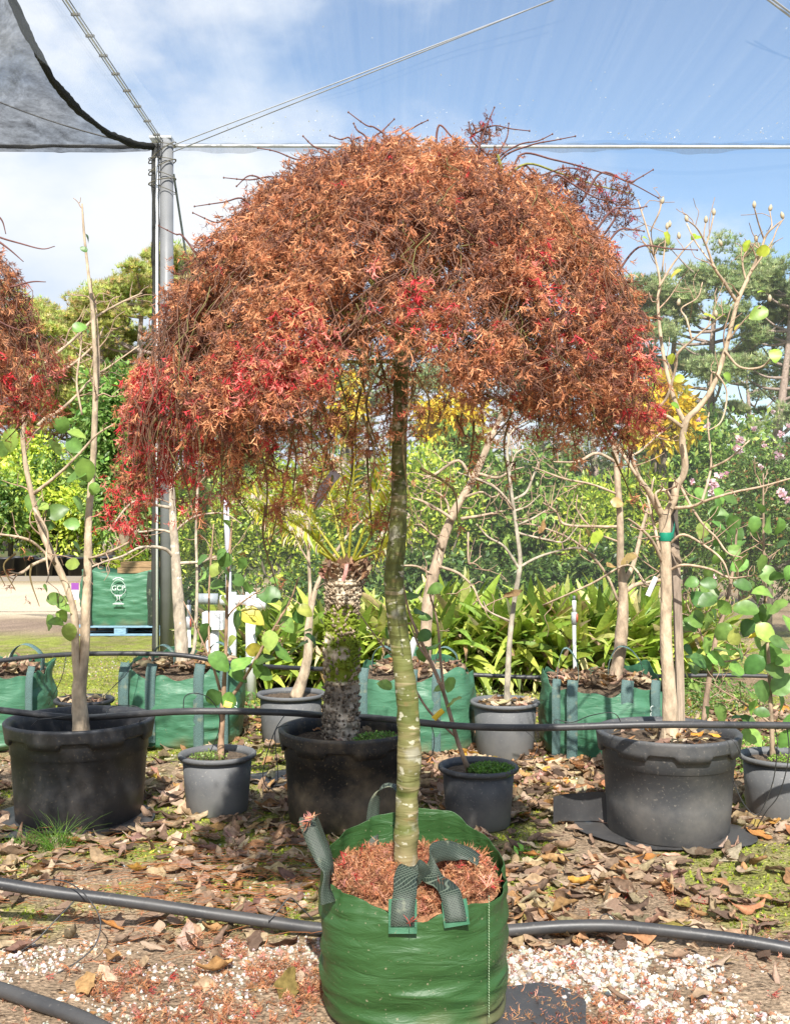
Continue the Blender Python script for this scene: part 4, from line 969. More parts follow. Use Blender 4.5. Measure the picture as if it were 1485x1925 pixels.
# the beam of twin wires and bunched net running from the pole towards the viewer
T = thing('edge_cable', 'twin wires clipped to a grey tape running from pole top to upper left', 'cable', (PX - .1, PY, TOPZ))
a_, b_ = np.array([PX - .06, PY, TOPZ + .02]), P(84, -60, 8.6)
ln = np.linspace(0, 1, 40)[:, None]; pc = a_ * (1 - ln) + b_ * ln
for off, r_, c_ in ((-.028, .006, (.16, .16, .15)), (.0, .010, (.6, .6, .6)), (.028, .006, (.14, .14, .14))):
    mb = MB(); tube(mb, pc + [off, 0, 0], r_, 6, c_, False); mb.build('wire', M_twig, T)
for k in range(9):
    mb = MB(); p = a_ * (1 - (k + .6) / 9.5) + b_ * ((k + .6) / 9.5); box(mb, p - [.04, .012, .01], p + [.04, .012, .012], (.12, .11, .10)); mb.build('clip', M_twig, T, smooth_=False)
mb = MB(); u = np.linspace(-.08, .22, 6); V = np.array([[p[0] + w, p[1], p[2] + .04 * math.sin(w * 20 + p[1] * 3)] for p in pc for w in u]); mb.add(V, grid_faces(6, 40)); mb.build('net_fold', M_roofnet, T)

def sheet(fn, nu, nv, mat, name, label, cat='net', **k):
    u, v_ = np.meshgrid(np.linspace(0, 1, nu), np.linspace(0, 1, nv)); V = fn(u, v_).reshape(-1, 3)
    mb = MB(); mb.add(V, grid_faces(nu, nv)); return tag(mb.build(name, mat, origin=V.mean(0)), label, cat, **k)
def roof(u, v_):
    x = -3.0 + 27 * u; y = PY - 27 * v_; z = TOPZ + .03 + .02 * np.sin(x * 3.1) + .10 * np.sin(v_ * 20) * smooth(v_, 0, .05) * 0
    return np.stack([x, y, z - .12 * np.sin(np.pi * (v_ * 4.5 % 1)) ], -1)
sheet(roof, 160, 90, M_roofnet, 'shade_net_roof', 'fine pale net stretched flat overhead right of the pole', group='shade nets')
def roofl(u, v_):
    x = -3.0 - 18 * u; y = PY - 27 * v_
    return np.stack([x, y, TOPZ + .04 - .12 * np.sin(np.pi * (v_ * 4.5 % 1))], -1)
sheet(roofl, 40, 90, M_roofnet, 'shade_net_roof', 'fine pale net stretched overhead left of the pole', group='shade nets')
def wallnet(u, v_):
    x = PX + .08 + 20 * u; z = .02 + (TOPZ - .04) * v_
    return np.stack([x, PY + .25 + .03 * np.sin(x * 2.2) + 0 * z, z], -1)
sheet(wallnet, 160, 12, M_wallnet, 'shade_net_wall', 'see-through net curtain hanging behind the right hand rows', group='shade nets')
# valance hanging in shallow swags from the right cable
def val(u, v_):
    x = PX + .1 + 18 * u; sw = np.abs(np.sin(x * 2.1)) * .05 + .02 + .05 * vnoise(np.stack([x, 0 * x, 0 * x], -1), 1.2)
    return np.stack([x, PY - .03 + .02 * np.sin(x * 17), TOPZ - v_ * sw * 1.3], -1)
sheet(val, 400, 4, M_valnet, 'net_valance', 'dark gathered net edge sagging in swags below the right cable', group='shade nets')
# dark sail bunched on the left: its lower edge follows the curve seen at upper left
def sail(u, v_):
    # u: along the free edge from the pole (0) to the near upper left (1); v: from edge (0) out to the left
    ex = np.interp(u, [0, .1, .25, .45, .65, .85, 1], [288, 255, 205, 150, 100, 48, -5]); ey = np.interp(u, [0, .1, .25, .45, .65, .85, 1], [276, 272, 252, 210, 152, 55, -70])
    lx_ = np.interp(u, [0, .1, .3, .6, 1], [282, 215, 90, -60, -260]); ly = np.interp(u, [0, .1, .3, .6, 1], [284, 287, 286, 285, 270])
    D = 12.45 - 3.2 * u + .0 * v_; D2 = 12.4 - .3 * u
    s = v_; px = ex * (1 - s) + lx_ * s; py = ey * (1 - s) + ly * s - 14 * np.sin(np.pi * s) * u; dd = D * (1 - s) + D2 * s
    z = EYE - (py - HY) / F * dd; x = (px - CX) / F * dd; q = np.stack([x, dd, z], -1)
    fold = (fbm(q * [1, .6, 4], 1.6, 4) - .5) * .25 * smooth(s, 0, .1) * (1 - smooth(s, .9, 1))
    q[..., 2] += fold; return q
sheet(sail, 90, 70, M_blacknet, 'shade_sail', 'dark bunched net sagging across the upper left corner', group='shade nets')
mb = MB(); us = np.linspace(0, 1, 90); e = sail(us, np.zeros(90)); e = np.asarray(e); tube(mb, e, .036 + .02 * (fbm(e, 3, 3) - .5) * 2, 10, rough=.3); tag(mb.build('sail_hem', M_densenet), 'thick black rolled hem edging the dark sagging net', 'net', 'shade nets')
mb = MB(); xs = np.linspace(PX - .1, -16, 260); p = np.stack([xs, np.full(260, PY - .02), TOPZ - .02 - .04 * fbm(np.stack([xs, xs * 0, xs * 0], -1), 3, 3)], -1); tube(mb, p, .014 + .014 * fbm(p, 5, 3), 8); tag(mb.build('net_roll', M_wrapnet), 'net rolled along the cable left of the pole', 'net', 'shade nets')
rope(P(0, 192, 11.6), P(288, 276, 12.4), .008, 'fine cord running across the dark sail', c=(.2, .19, .17), sag=.05)
# litter resting on the roof net near the cable
n = 700; x = PX + .6 + RNG.random(n) * 9.5; y = PY - .05 - RNG.exponential(.55, n); d = RNG.normal(0, 1, (n, 3)); d[:, 2] *= .2
k = (fbm(np.stack([x, y, 0 * x], -1), 1.1, 3) > .44) & (y > 8.5); x, y, d = x[k], y[k], d[k]
mb = MB(); zz = TOPZ + .045 - .12 * np.sin(np.pi * (((PY - y) / 27) * 4.5 % 1)); scatter(mb, T_small, np.stack([x, y, zz], -1), frames(d, RNG.normal(0, .3, len(x))), RNG.uniform(.012, .035, len(x)), (.75, .75, .68))
tag(mb.build('roof_litter', M_leaf), 'pale specks of fallen leaf caught on the net roof', 'leaf litter', kind='stuff')

# ================================================================== white irrigation fittings
def riser(px, y0, y1, D, label):
    p0, p1 = P(px, y0, D), P(px - 2, y1, D); T = thing('irrigation_riser', label, 'riser', (p0[0], D, 0), 'white irrigation risers')
    mb = MB(); tube(mb, [(p0[0], D, 0), (p0[0] - .01, D, p1[2] - .22)], .015, 10, (.72, .72, .70)); mb.build('pipe', M_pvc, T)
    mb = MB(); x = p0[0] - .01; z = p1[2]; tube(mb, [(x, D, z - .24), (x, D, z - .14)], .024, 10, (.45, .47, .48)); mb.build('valve', M_pvc, T)
    mb = MB(); tube(mb, [(x + .02, D - .03, z - .22), (x + .02, D - .03, z - .15)], .008, 6, (.6, .12, .06)); mb.build('valve_handle', M_pvc, T)
    mb = MB(); tube(mb, [(x, D, z - .14), (x, D, z - .04)], .017, 10, (.72, .72, .70)); mb.build('socket', M_pvc, T)
    mb = MB(); tube(mb, [(x, D, z - .04), (x, D, z)], .013, 10, (.12, .13, .14)); mb.build('nozzle', M_pvc, T)
riser(1081, 1260, 1120, 9.0, 'slim white riser with a valve behind the branch shadowed green bag')
riser(358, 1252, 1128, 8.9, 'slim white riser right of the tree with spotted bark')
D = 9.2; c = P(400, HY, D); T = thing('pump_manifold', 'white plastic valve box and fat pipes behind the squarish bag', 'pump', (c[0], D, 0))
mb = MB(); a = P(384, 1182, D); b = P(422, 1150, D); box(mb, (a[0], D - .09, a[2]), (b[0], D + .09, b[2]), (.74, .74, .73)); mb.build('valve_box', M_pvc, T, smooth_=False)
mb = MB(); tube(mb, [(c[0], D, 0), (c[0], D, a[2] + .001)], .055, 14, (.70, .70, .68)); mb.build('stand_pipe', M_pvc, T)
for (x0, x1, yy, r_) in ((372, 410, 1126, .05), (415, 470, 1128, .045), (470, 500, 1135, .05)):
    mb = MB(); q0, q1 = P(x0, yy, D + .25), P(x1, yy, D + .25); tube(mb, [q0, (q0 + q1) / 2, q1], r_, 14, (.70, .71, .72) if x0 != 372 else (.3, .33, .34)); mb.build('elbow_pipe', M_pvc, T)
for xx in (435, 472): mb = MB(); q = P(xx, 1128, D + .25); tube(mb, [(q[0], q[1], 0), (q[0], q[1], q[2] + .07)], .048, 14, (.70, .71, .71)); mb.build('upright_pipe', M_pvc, T)
mb = MB(); tube(mb, [P(430, 1075, 9.6), P(428, 1010, 9.6), P(425, 940, 9.6)], .026, 8, (.50, .49, .56)); tube(mb, [P(430, 1075, 9.6), (P(430, 0, 9.6)[0], 9.6, 0)], .026, 8, (.50, .49, .56))
tag(mb.build('grey_post', M_pvc), 'pale lilac grey post standing behind the valve box', 'post')

# ================================================================== BACKGROUND PLANTS
def clump_points(centers, radii, n, surf=.55):
    k = RNG.integers(0, len(centers), n); d = RNG.normal(0, 1, (n, 3)); d /= np.linalg.norm(d, axis=1)[:, None]
    rr = (RNG.random(n) ** surf)[:, None]; return centers[k] + d * rr * radii[k], d
def bush(x, y, rx, ry, z0, z1, n, leaf, cols, wts, label, name, cat, group=None, ncl=26, tmpl=None, stem=True, mat=M_leaf, droop=.3, lump=.34, stemc=(.16, .13, .10), extra=None):
    T = thing(name, label, cat, (x, y, 0), group)
    c = RNG.normal(0, 1, (ncl, 3)); c /= np.linalg.norm(c, axis=1)[:, None]; c *= (RNG.random(ncl) ** .4)[:, None]
    H = (z1 - z0) / 2; C = np.stack([x + c[:, 0] * rx * .75, y + c[:, 1] * ry * .75, (z0 + z1) / 2 + c[:, 2] * H * .78], -1)
    rad = np.stack([np.full(ncl, rx), np.full(ncl, ry), np.full(ncl, H)], -1) * lump * RNG.uniform(.7, 1.35, (ncl, 1))
    p, d = clump_points(C, rad, n); d = d + RNG.normal(0, .5, d.shape); d[:, 2] -= droop
    tone = np.interp(RNG.random(ncl), [0, 1], [.75, 1.25]); 
    mb = MB(); cl = pal(cols, wts, n); scatter(mb, tmpl or T_small, p, frames(d), RNG.uniform(.6, 1.3, n) * leaf, cl); f = mb.build('foliage', mat, T)
    if stem:
        mb = MB(); tube(mb, [(x, y, 0), (x + .03, y, (z0 + z1) * .3), (x, y, (z0 + z1) * .5)], np.array([.06, .05, .03]) * (z1 / 2.5), 8, stemc)
        for k in range(8): tube(mb, catmull([(x, y, z1 * .12 + RNG.random() * z1 * .2), (C[k, 0] * .5 + x * .5 + RNG.normal(0, .03), C[k, 1] * .5 + y * .5, z0 * .5 + C[k, 2] * .5), C[k]], 4), np.linspace(.03, .006, 9) * (z1 / 2.5), 5, stemc, False)
        mb.build('stem', M_bark, T)
    return T
LIME = [(.42, .52, .06), (.60, .68, .09), (.20, .30, .04)]
CIT = [(.07, .14, .03), (.19, .31, .06), (.38, .50, .11)]
def wx(px, D): return (px - CX) / F * D
# dark citrus and lime conifers behind the wall net
grpC = 'lime feathery conifers behind the net'; grpH = 'dark glossy shrubs behind the net'
rows = [('c', 372, 16.0, .75, 2.7), ('h', 455, 18.5, 1.0, 3.2), ('c', 520, 15.0, .85, 2.75), ('c', 620, 15.2, .8, 2.6), ('h', 675, 19.0, 1.1, 2.9), ('c', 790, 15.0, .95, 2.9), ('h', 880, 16.5, .95, 3.1),
        ('h', 985, 15.5, .9, 2.9), ('h', 1075, 17.0, .9, 2.6), ('c', 1120, 14.9, .75, 2.3), ('c', 1205, 15.0, .75, 2.5), ('h', 1395, 19.0, 1.8, 3.6), ('h', 1290, 18.5, 1.2, 3.6)]
clab = ['just right of the pole', 'left of the palm fronds', 'directly behind the palm fronds', 'right of the maple trunk, behind the bare slanting trunk', 'behind the right hand green bag', 'behind the fork of the taped tree']
hlab = ['between the two left conifers', 'behind the palm, farthest back', 'behind the slanting bare trunk', 'behind the slender bare tree', 'left of the two right hand conifers', 'towering above the pink flowered camellia', 'rising above the taped tree, behind yellow leaves']
ic = ih = 0
for t, px, D, r_, h in rows:
    if t == 'c':
        bush(wx(px, D), D, r_, r_ * .7, .1, h, 7500, .085, LIME, [4, 3, 4], 'lime green feathery conifer ' + clab[ic], 'conifer', 'conifer', grpC, ncl=46, droop=-.5, lump=.27); ic += 1
    else:
        bush(wx(px, D), D, r_, r_ * .75, .35, h, 6500, .13, CIT + [(.2, .3, .05)], [4, 5, 3, 1], 'dark glossy citrus shrub ' + hlab[ih], 'citrus_shrub', 'shrub', grpH, ncl=36); ih += 1
# low dark fill behind the strap leaves
for k, (px, D, r_, h) in enumerate(((420, 14.2, .8, 1.35), (640, 14.4, 1.0, 1.3), (800, 14.2, .8, 1.35), (930, 14.0, .8, 1.3), (1060, 14.2, .8, 1.3), (1180, 14.0, .7, 1.5))):
    bush(wx(px, D), D, r_, .4, .0, h, 3000, .10, [(.07, .13, .03), (.18, .28, .06)], [2, 1], 'low dark shrub behind the net ' + ['near the pole', 'behind the palm crown', 'right of the maple trunk', 'left of the slender bare tree', 'right of the slender bare tree', 'left of the taped tree'][k], 'low_shrub', 'shrub', 'low dark shrubs behind the net', ncl=20, stem=False)
# yellow autumn trees
YEL = [(.72, .50, .02), (.60, .42, .03), (.78, .60, .06), (.40, .40, .05)]
bush(wx(1240, 15), 15, .62, .5, 2.35, 3.65, 1500, .15, YEL, [4, 3, 2, 1], 'golden yellow tree behind the forks of the taped tree', 'autumn_tree', 'tree', 'yellow autumn trees', ncl=16, droop=.8)
bush(wx(845, 17), 17, .75, .5, 2.5, 3.9, 1700, .14, YEL, [4, 3, 2, 1], 'golden yellow tree just right of the maple trunk', 'autumn_tree', 'tree', 'yellow autumn trees', ncl=16, droop=.8)
bush(wx(650, 17.5), 17.5, .5, .5, 2.9, 4.0, 900, .13, YEL, [4, 3, 2, 1], 'golden yellow tree seen through the crown left of the maple trunk', 'autumn_tree', 'tree', 'yellow autumn trees', ncl=10, droop=.8)
# camellia
T = bush(wx(1440, 14), 14, 1.35, .8, .15, 2.95, 15000, .065, [(.09, .16, .03), (.15, .25, .05), (.25, .33, .08), (.28, .15, .06)], [5, 4, 1.5, 1], 'dark camellia dotted with pink blooms at the right edge', 'camellia', 'shrub', ncl=60, lump=.26)
fl = [(1390, 828, 10), (1385, 843, 11), (1462, 858, 11), (1340, 912, 10), (1338, 925, 9), (1350, 893, 8), (1468, 928, 10), (1415, 806, 8), (1436, 838, 5), (1467, 815, 8), (1478, 940, 8), (1333, 905, 9), (1430, 878, 6), (1365, 890, 6), (1312, 790, 6), (1330, 800, 7), (1300, 905, 6), (1480, 800, 6), (1375, 1010, 6), (1340, 1085, 5), (1330, 1190, 5), (1450, 775, 6)]
for (px, py, s) in fl:
    D = 13.15; c = P(px, py, D); r_ = s / F * D * 1.1; mb = MB(); n = 16; d = RNG.normal(0, 1, (n, 3)); d[:, 1] = -np.abs(d[:, 1]) - .3
    scatter(mb, [tmpl_blade(3, .42, .9, .2, .7)], np.tile(c, (n, 1)) + RNG.normal(0, r_ * .15, (n, 3)), frames(d), r_, pal([(.80, .55, .60), (.82, .68, .70), (.70, .38, .46)], [3, 3, 1], n, .08)); mb.build('bloom', M_leaf, T)
# green trees on the left behind the lawn
bush(wx(232, 18.5), 18.5, .85, .7, 1.25, 4.7, 8500, .14, [(.10, .20, .04), (.20, .34, .07), (.34, .48, .14)], [4, 5, 3], 'bright glossy citrus tree behind the bulk bag, clear trunk below', 'citrus_tree', 'tree', None, ncl=44, stemc=(.3, .24, .16))
for k, (px, D, r_, h, cc_, lab) in enumerate(((20, 33, 1.9, 3.7, LIME, 'at the left edge, behind the far pots'), (100, 34, 1.8, 3.9, CIT, 'above the far pots, left of the twin stems'), (165, 33, 1.5, 3.4, LIME, 'behind the twin stems of the left tree'), (270, 31, 1.7, 3.3, CIT, 'left of the pole behind the bulk bag'), (60, 38, 2.2, 5.0, LIME, 'taller one rising behind the left edge pots'), (-30, 31, 1.6, 3.4, CIT, 'darkest one at the very left edge'))):
    bush(wx(px, D), D, r_, 1.0, .4, h, 5200, .19, [tuple(q * 1.05 for q in c) for c in cc_], [3, 3, 2], 'nursery shrub ' + lab, 'nursery_shrub', 'shrub', 'shrubs across the drive', ncl=36)
bush(wx(225, 15.6), 16.2, .45, .3, .3, 1.3, 900, .09, LIME, [1, 1, 1], 'small lime shrub just behind the bulk bag', 'lime_shrub', 'shrub', ncl=12)

# tall pines
def tuft(seed):
    r = np.random.default_rng(seed); V = []; Fq = []
    for k in range(14):
        d = r.normal(0, 1, 3); d[2] = abs(d[2]) * .9 + .1; d /= np.linalg.norm(d); s = np.cross(d, [0, 0, 1.]); s /= np.linalg.norm(s) + 1e-6; s *= .09
        V += [-s, s, d]; Fq.append([3 * k, 3 * k + 1, 3 * k + 2])
    return np.array(V), [np.array(Fq)]
T_tuft = [tuft(s) for s in range(6)]
def pine(px, D, ytop, rw, label, cols, seed, crown=.55, n=2600, lean=0.0):
    r = np.random.default_rng(seed); x = wx(px, D); zt = P(px, ytop + 30, D)[2]; T = thing('pine_tree', label, 'pine tree', (x, D, 0), 'tall pines beyond the nursery')
    mb = MB(); k = np.linspace(0, 1, 9); path = np.stack([x + lean * k ** 2 + .25 * np.sin(k * 5 + seed), np.full(9, D), zt * .96 * k], -1); tube(mb, catmull(path, 3), np.linspace(.34, .05, 25), 10, (.30, .23, .19), rough=.3); mb.build('trunk', M_bark, T)
    L = MB(); C = []; rad = []; path = catmull(path, 3)
    for i in range(34):
        t = 1 - crown * r.random() ** 1.1; b = path[int(t * (len(path) - 1))]; a = r.uniform(0, 6.28)
        l_ = rw * (.35 + .8 * math.sin(math.pi * min(1, (1 - t) / crown * .8 + .12))) * r.uniform(.5, 1.1)
        e = b + np.array([math.cos(a) * l_, math.sin(a) * l_ * .7, l_ * r.uniform(.15, .75)])
        m = (b + e) / 2 + [0, 0, -.12 * l_]; tube(L, catmull([b, m, e], 4), np.linspace(.09, .02, 9), 5, (.26, .20, .17), False)
        for q in range(r.integers(1, 4)): C.append(e + r.normal(0, .35, 3) * [1.2, 1, .6]); rad.append(np.array([.72, .65, .40]) * r.uniform(.5, 1.2) * rw / 2.6)
    for i in range(6): C.append(path[-1] + r.normal(0, .5, 3)); rad.append(np.array([.7, .6, .45]) * rw / 2.6)
    L.build('limbs', M_bark, T); C = np.array(C); rad = np.array(rad); n = int(n * 2.2); p, d = clump_points(C, rad, n, .45)
    mb = MB(); M = np.tile(np.eye(3), (n, 1, 1)); a = r.uniform(0, 6.28, n); M[:, 0, 0] = np.cos(a); M[:, 0, 1] = -np.sin(a); M[:, 1, 0] = np.sin(a); M[:, 1, 1] = np.cos(a)
    scatter(mb, T_tuft, p, M, r.uniform(.14, .30, n), pal(cols, [1] * len(cols), n, .15)); mb.build('crown', M_far, T)
PA = [(.56, .62, .20), (.68, .68, .24), (.42, .50, .15), (.62, .50, .26)]; PB = [(.42, .50, .24), (.54, .60, .32), (.32, .40, .18)]
pine(275, 44, 480, 3.3, 'olive pine seen just left of the pole top', PA, 1, .7, 3600)
pine(195, 46, 515, 2.2, 'slim pine behind the tip of the tall bare stem', PA, 2, .75, 3000)
pine(150, 50, 560, 3.2, 'rounded pine left of the tall bare stem', PA, 3, .75, 3600)
pine(75, 50, 530, 3.0, 'pine rising behind the left hand maple', PA, 4, .75, 3600)
pine(20, 54, 590, 3.2, 'pine mostly hidden by the left hand maple', PB, 5, .7, 3000)
pine(235, 60, 640, 3.2, 'short pine low behind the pole', PA, 6, .8, 3000)
pine(350, 50, 455, 2.6, 'pine just right of the pole, behind maple leaves', PA, 7, .6, 3000)
pine(1345, 50, 462, 3.6, 'broad topped pine at right, left of the edge pair', PB, 8, .62, 4600)
pine(1262, 52, 500, 2.4, 'pine overlapped by the right rim of the maple crown', PB, 9, .7, 3000)
pine(1462, 48, 460, 2.5, 'pine with a forked trunk nearest the right edge', PB, 10, .66, 3400, .4)
pine(1400, 66, 620, 4.0, 'farther pine filling the gap between the two right ones', PB, 11, .75, 2600)
pine(1530, 50, 500, 3.0, 'pine leaning in from beyond the right edge', PB, 12, .7, 2400)
for k, (px, yt) in enumerate(((480, 640), (590, 610), (690, 660), (900, 640), (1010, 660), (1110, 640))):
    pine(px, 62, yt, 3.6, 'far pine glimpsed through the maple crown, ' + ['far left', 'second from left', 'left of the maple trunk', 'right of the maple trunk', 'second from right', 'far right'][k], PB, 20 + k, .7, 1500)
# distant wooded horizon
mb = MB(); n = 16000; a = RNG.uniform(-1.2, 1.2, n); D = RNG.uniform(95, 150, n); x = np.sin(a) * D; y = np.cos(a) * D
hz = 3 + 7 * fbm(np.stack([a * 9, D * .02, 0 * a], -1), 1, 3); p = np.stack([x, y, RNG.random(n) * hz], -1); M = np.tile(np.eye(3), (n, 1, 1))
scatter(mb, T_tuft, p, M, RNG.uniform(1.0, 2.2, n), pal([(.10, .14, .06), (.15, .19, .08)], [1, 1], n)); tag(mb.build('distant_woods', M_far, origin=(0, 0, 0)), 'hazy line of woods on the horizon', 'woods', kind='stuff')

# strap leaved plants (cast iron plant) in two rows before the net
SC_ = [(.30, .40, .06), (.46, .54, .10), (.18, .28, .05), (.62, .63, .20), (.38, .26, .12), (.6, .5, .27)]
where = ['left end of the row', 'second from the left end', 'behind the white valve box', 'left of the palm trunk', 'just left of the palm trunk', 'hidden behind the palm trunk', 'between palm and maple trunks', 'behind the maple trunk', 'just right of the maple trunk', 'behind the slanting bare trunk', 'right of the slanting bare trunk', 'left of the slender bare tree', 'behind the slender bare tree', 'right of the slender bare tree', 'left of the white riser', 'behind the white riser', 'behind the branch shadowed bag', 'left of the taped tree', 'behind the taped tree', 'right end of the row']
proto = None
xs = np.linspace(478, 1270, 20)
for k, px in enumerate(xs):
    D = 10.2 + .5 * (k % 2) + RNG.uniform(-.1, .1); x = wx(px, D); T = thing('cast_iron_plant', 'clump of yellow green strap leaves, ' + where[k], 'foliage plant', (x, D, 0), 'strap leaved plants in front of the net')
    n = 200; a = RNG.uniform(0, 6.28, n); q = np.sqrt(RNG.random(n)) * .34; b = np.stack([x + q * np.cos(a), D + q * np.sin(a) * .9, RNG.uniform(.05, .42, n)], -1)
    d = np.stack([np.cos(a) * .55, np.sin(a) * .55 - .15, RNG.uniform(.5, 1.3, n)], -1) + RNG.normal(0, .25, (n, 3)); sz = RNG.uniform(.36, .66, n) * (1.24 if k > 6 else 1.02)
    tall = RNG.random(n); cl = pal(SC_, [5, 5, 4, 2.2, .7, .7], n); mb = MB(); scatter(mb, T_strap, b, frames(d, RNG.normal(0, .6, n)), sz, cl, .15); mb.build('leaves', M_leaf, T)
    mb = MB()
    for i in range(0, n, 3): tube(mb, [(x + q[i] * .6 * math.cos(a[i]), D + q[i] * .6 * math.sin(a[i]), 0), b[i]], .004, 3, (.2, .25, .07), False)
    m2 = 14; dd = RNG.normal(0, .5, (m2, 3)); dd[:, 2] = -.8; aa = RNG.uniform(0, 6.28, m2)
    mb.build('stalks', M_leaf, T)
    mb = MB(); scatter(mb, T_strap, np.stack([x + .36 * np.cos(aa), D - .30 + .1 * np.sin(aa), RNG.uniform(.2, .6, m2)], -1), frames(dd), RNG.uniform(.25, .4, m2), pal([(.45, .33, .22), (.30, .20, .13), (.55, .48, .3)], [1, 1, 1], m2)); mb.build('dead_leaves', M_dry, T)
    if k % 2 == 0:
        mb = MB(); lathe(mb, [(.01, 0), (.15, 0), (.18, .24), (.195, .24), (.195, .27), (.17, .27), (.16, .2), (.01, .2)], 24, cen=(x, D, .0)); mb.build('grow_pot', M_black, T)

# ================================================================== BARE TREES
PALE = (.46, .36, .25); PINK = (.42, .32, .225); GREYB = (.40, .35, .27); TWC = (.38, .26, .18)
def limb_pts(D, px, dd=0.0, dd1=None, n=5):
    if dd1 is None: dd1 = dd
    m = len(px); w = []
    for i, (x, y, s) in enumerate(px):
        q = D + dd + (dd1 - dd) * i / max(1, m - 1); w.append([*P(x, y, q), s / 2 / F * q])
    w = np.array(w); return catmull(w, n)
def tree(name, label, cat, D, limbs, base, col, twigs=40, seed=0, group=None, twlen=.20, rough=.18, z0=0, twc=TWC, mat=M_bark, parts=None):
    """limbs[0] trunk; each limb: (pixel list, depth at start, depth at end)"""
    r = np.random.default_rng(seed); T = thing(name, label, cat, base, group); W = []
    mt = MB(); w = limb_pts(D, *[limbs[0][0]], *limbs[0][1:3]); tube(mt, w[:, :3], w[:, 3].clip(.002), 14, col, rough=rough); mt.build('trunk', mat, T); W.append(w)
    for L in limbs[1:]:
        mb = MB(); w = limb_pts(D, L[0], *L[1:3]); cc_ = np.array([np.array(col) * (.35 + .65 * min(1, q / .012)) + np.array(twc) * (.65 * (1 - min(1, q / .012))) for q in w[:, 3]])
        tube(mb, w[:, :3], w[:, 3].clip(.0016), 8, np.vstack([np.repeat(cc_, 8, 0), cc_[:1], cc_[-1:]]), rough=rough); mb.build('branch', mat, T); W.append(w)
    if twigs:
        tips = []
        wts = np.array([max(0.3, len(w)) * (0.4 if i == 0 else 1) for i, w in enumerate(W)]); wts /= wts.sum()
        for _ in range(twigs):
            i = r.choice(len(W), p=wts); w = W[i]; k = int(len(w) * (.35 + .64 * r.random())) if i else int(len(w) * (.5 + .49 * r.random())); k = min(k, len(w) - 2)
            p = w[k, :3].copy(); d = w[k + 1, :3] - w[k, :3]; d /= np.linalg.norm(d) + 1e-9
            s = r.normal(0, 1, 3); s -= d * np.dot(s, d); s /= np.linalg.norm(s); v_ = d * .5 + s * .9 + np.array([0, 0, .25]); v_ /= np.linalg.norm(v_)
            L_ = twlen * r.uniform(.4, 1.5) * (D / 6) ** .5; pts = [p]; m = r.integers(3, 7)
            for q in range(m):
                v_ = v_ + r.normal(0, .38, 3) + np.array([0, 0, .14]); v_ /= np.linalg.norm(v_); pts.append(pts[-1] + v_ * L_ / m)
            r0 = min(w[k, 3] * .6, .0048); mb = MB(); tube(mb, catmull(pts, 2), np.linspace(r0, .0016, 2 * m + 1), 4, twc, False); tips.append(pts[-1])
            if r.random() < .5 and m > 3:
                q = pts[m // 2]; v2 = v_ + r.normal(0, .7, 3); v2 /= np.linalg.norm(v2); e = q + v2 * L_ * .4; tube(mb, [q, (q + e) / 2 + r.normal(0, .006, 3), e], [.0026, .002, .0016], 4, twc, False); tips.append(e)
            mb.build('twig', M_twig, T)
    return T, W
def leaves_at(T, spots, D, cols, size_px=30, name='foliage', jd=.12, wts=None, temps=None, mat=M_leaf, hang=.4):
    """one big leaf per pixel spot, facing the light"""
    mb = MB(); n = len(spots); pos = []; sz = []
    for (x, y, *s) in spots:
        d_ = D + RNG.uniform(-jd, jd); s_ = s[0] if s else size_px * RNG.uniform(.8, 1.2); pos.append(P(x, y, d_)); sz.append(s_ / F * D * 1.22)
    d = RNG.normal(0, 1, (n, 3)); d[:, 2] = d[:, 2] * .6 - hang; d[:, 1] *= .35; d /= np.linalg.norm(d, axis=1)[:, None]
    # blade normal roughly towards the sun/viewer
    nrm = np.array([.15, -.8, .9]) + RNG.normal(0, .45, (n, 3)); nrm -= d * (nrm * d).sum(1)[:, None]; nrm /= np.linalg.norm(nrm, axis=1)[:, None]
    M = np.stack([np.cross(d, nrm), d, nrm], -1); pos = np.array(pos) - d * (np.array(sz) * .5)[:, None]
    cl = pal(cols, wts or [1] * len(cols), n, .12)
    for i in range(n):
        mb = MB(); scatter(mb, temps or T_big, pos[i:i + 1], M[i:i + 1], np.array(sz)[i:i + 1], cl[i])
        if mat is M_leaf: q_ = mb.c[0]; q_[1::3] *= 1.22; q_[0::3] *= RNG.uniform(.8, 1.15, (len(q_[0::3]), 1)); q_[-3:] = q_[-3:] * .5 + np.array([.42, .30, .08]) * .5 * (RNG.random() < .4) + q_[-3:] * .5 * (RNG.random() < .6)
        mb.build('leaf', mat, T)
    return pos
GL = [(.13, .25, .055), (.20, .34, .075), (.085, .175, .045), (.32, .42, .09), (.52, .44, .07)]; GW = [4, 4, 3, 1.2, .35]

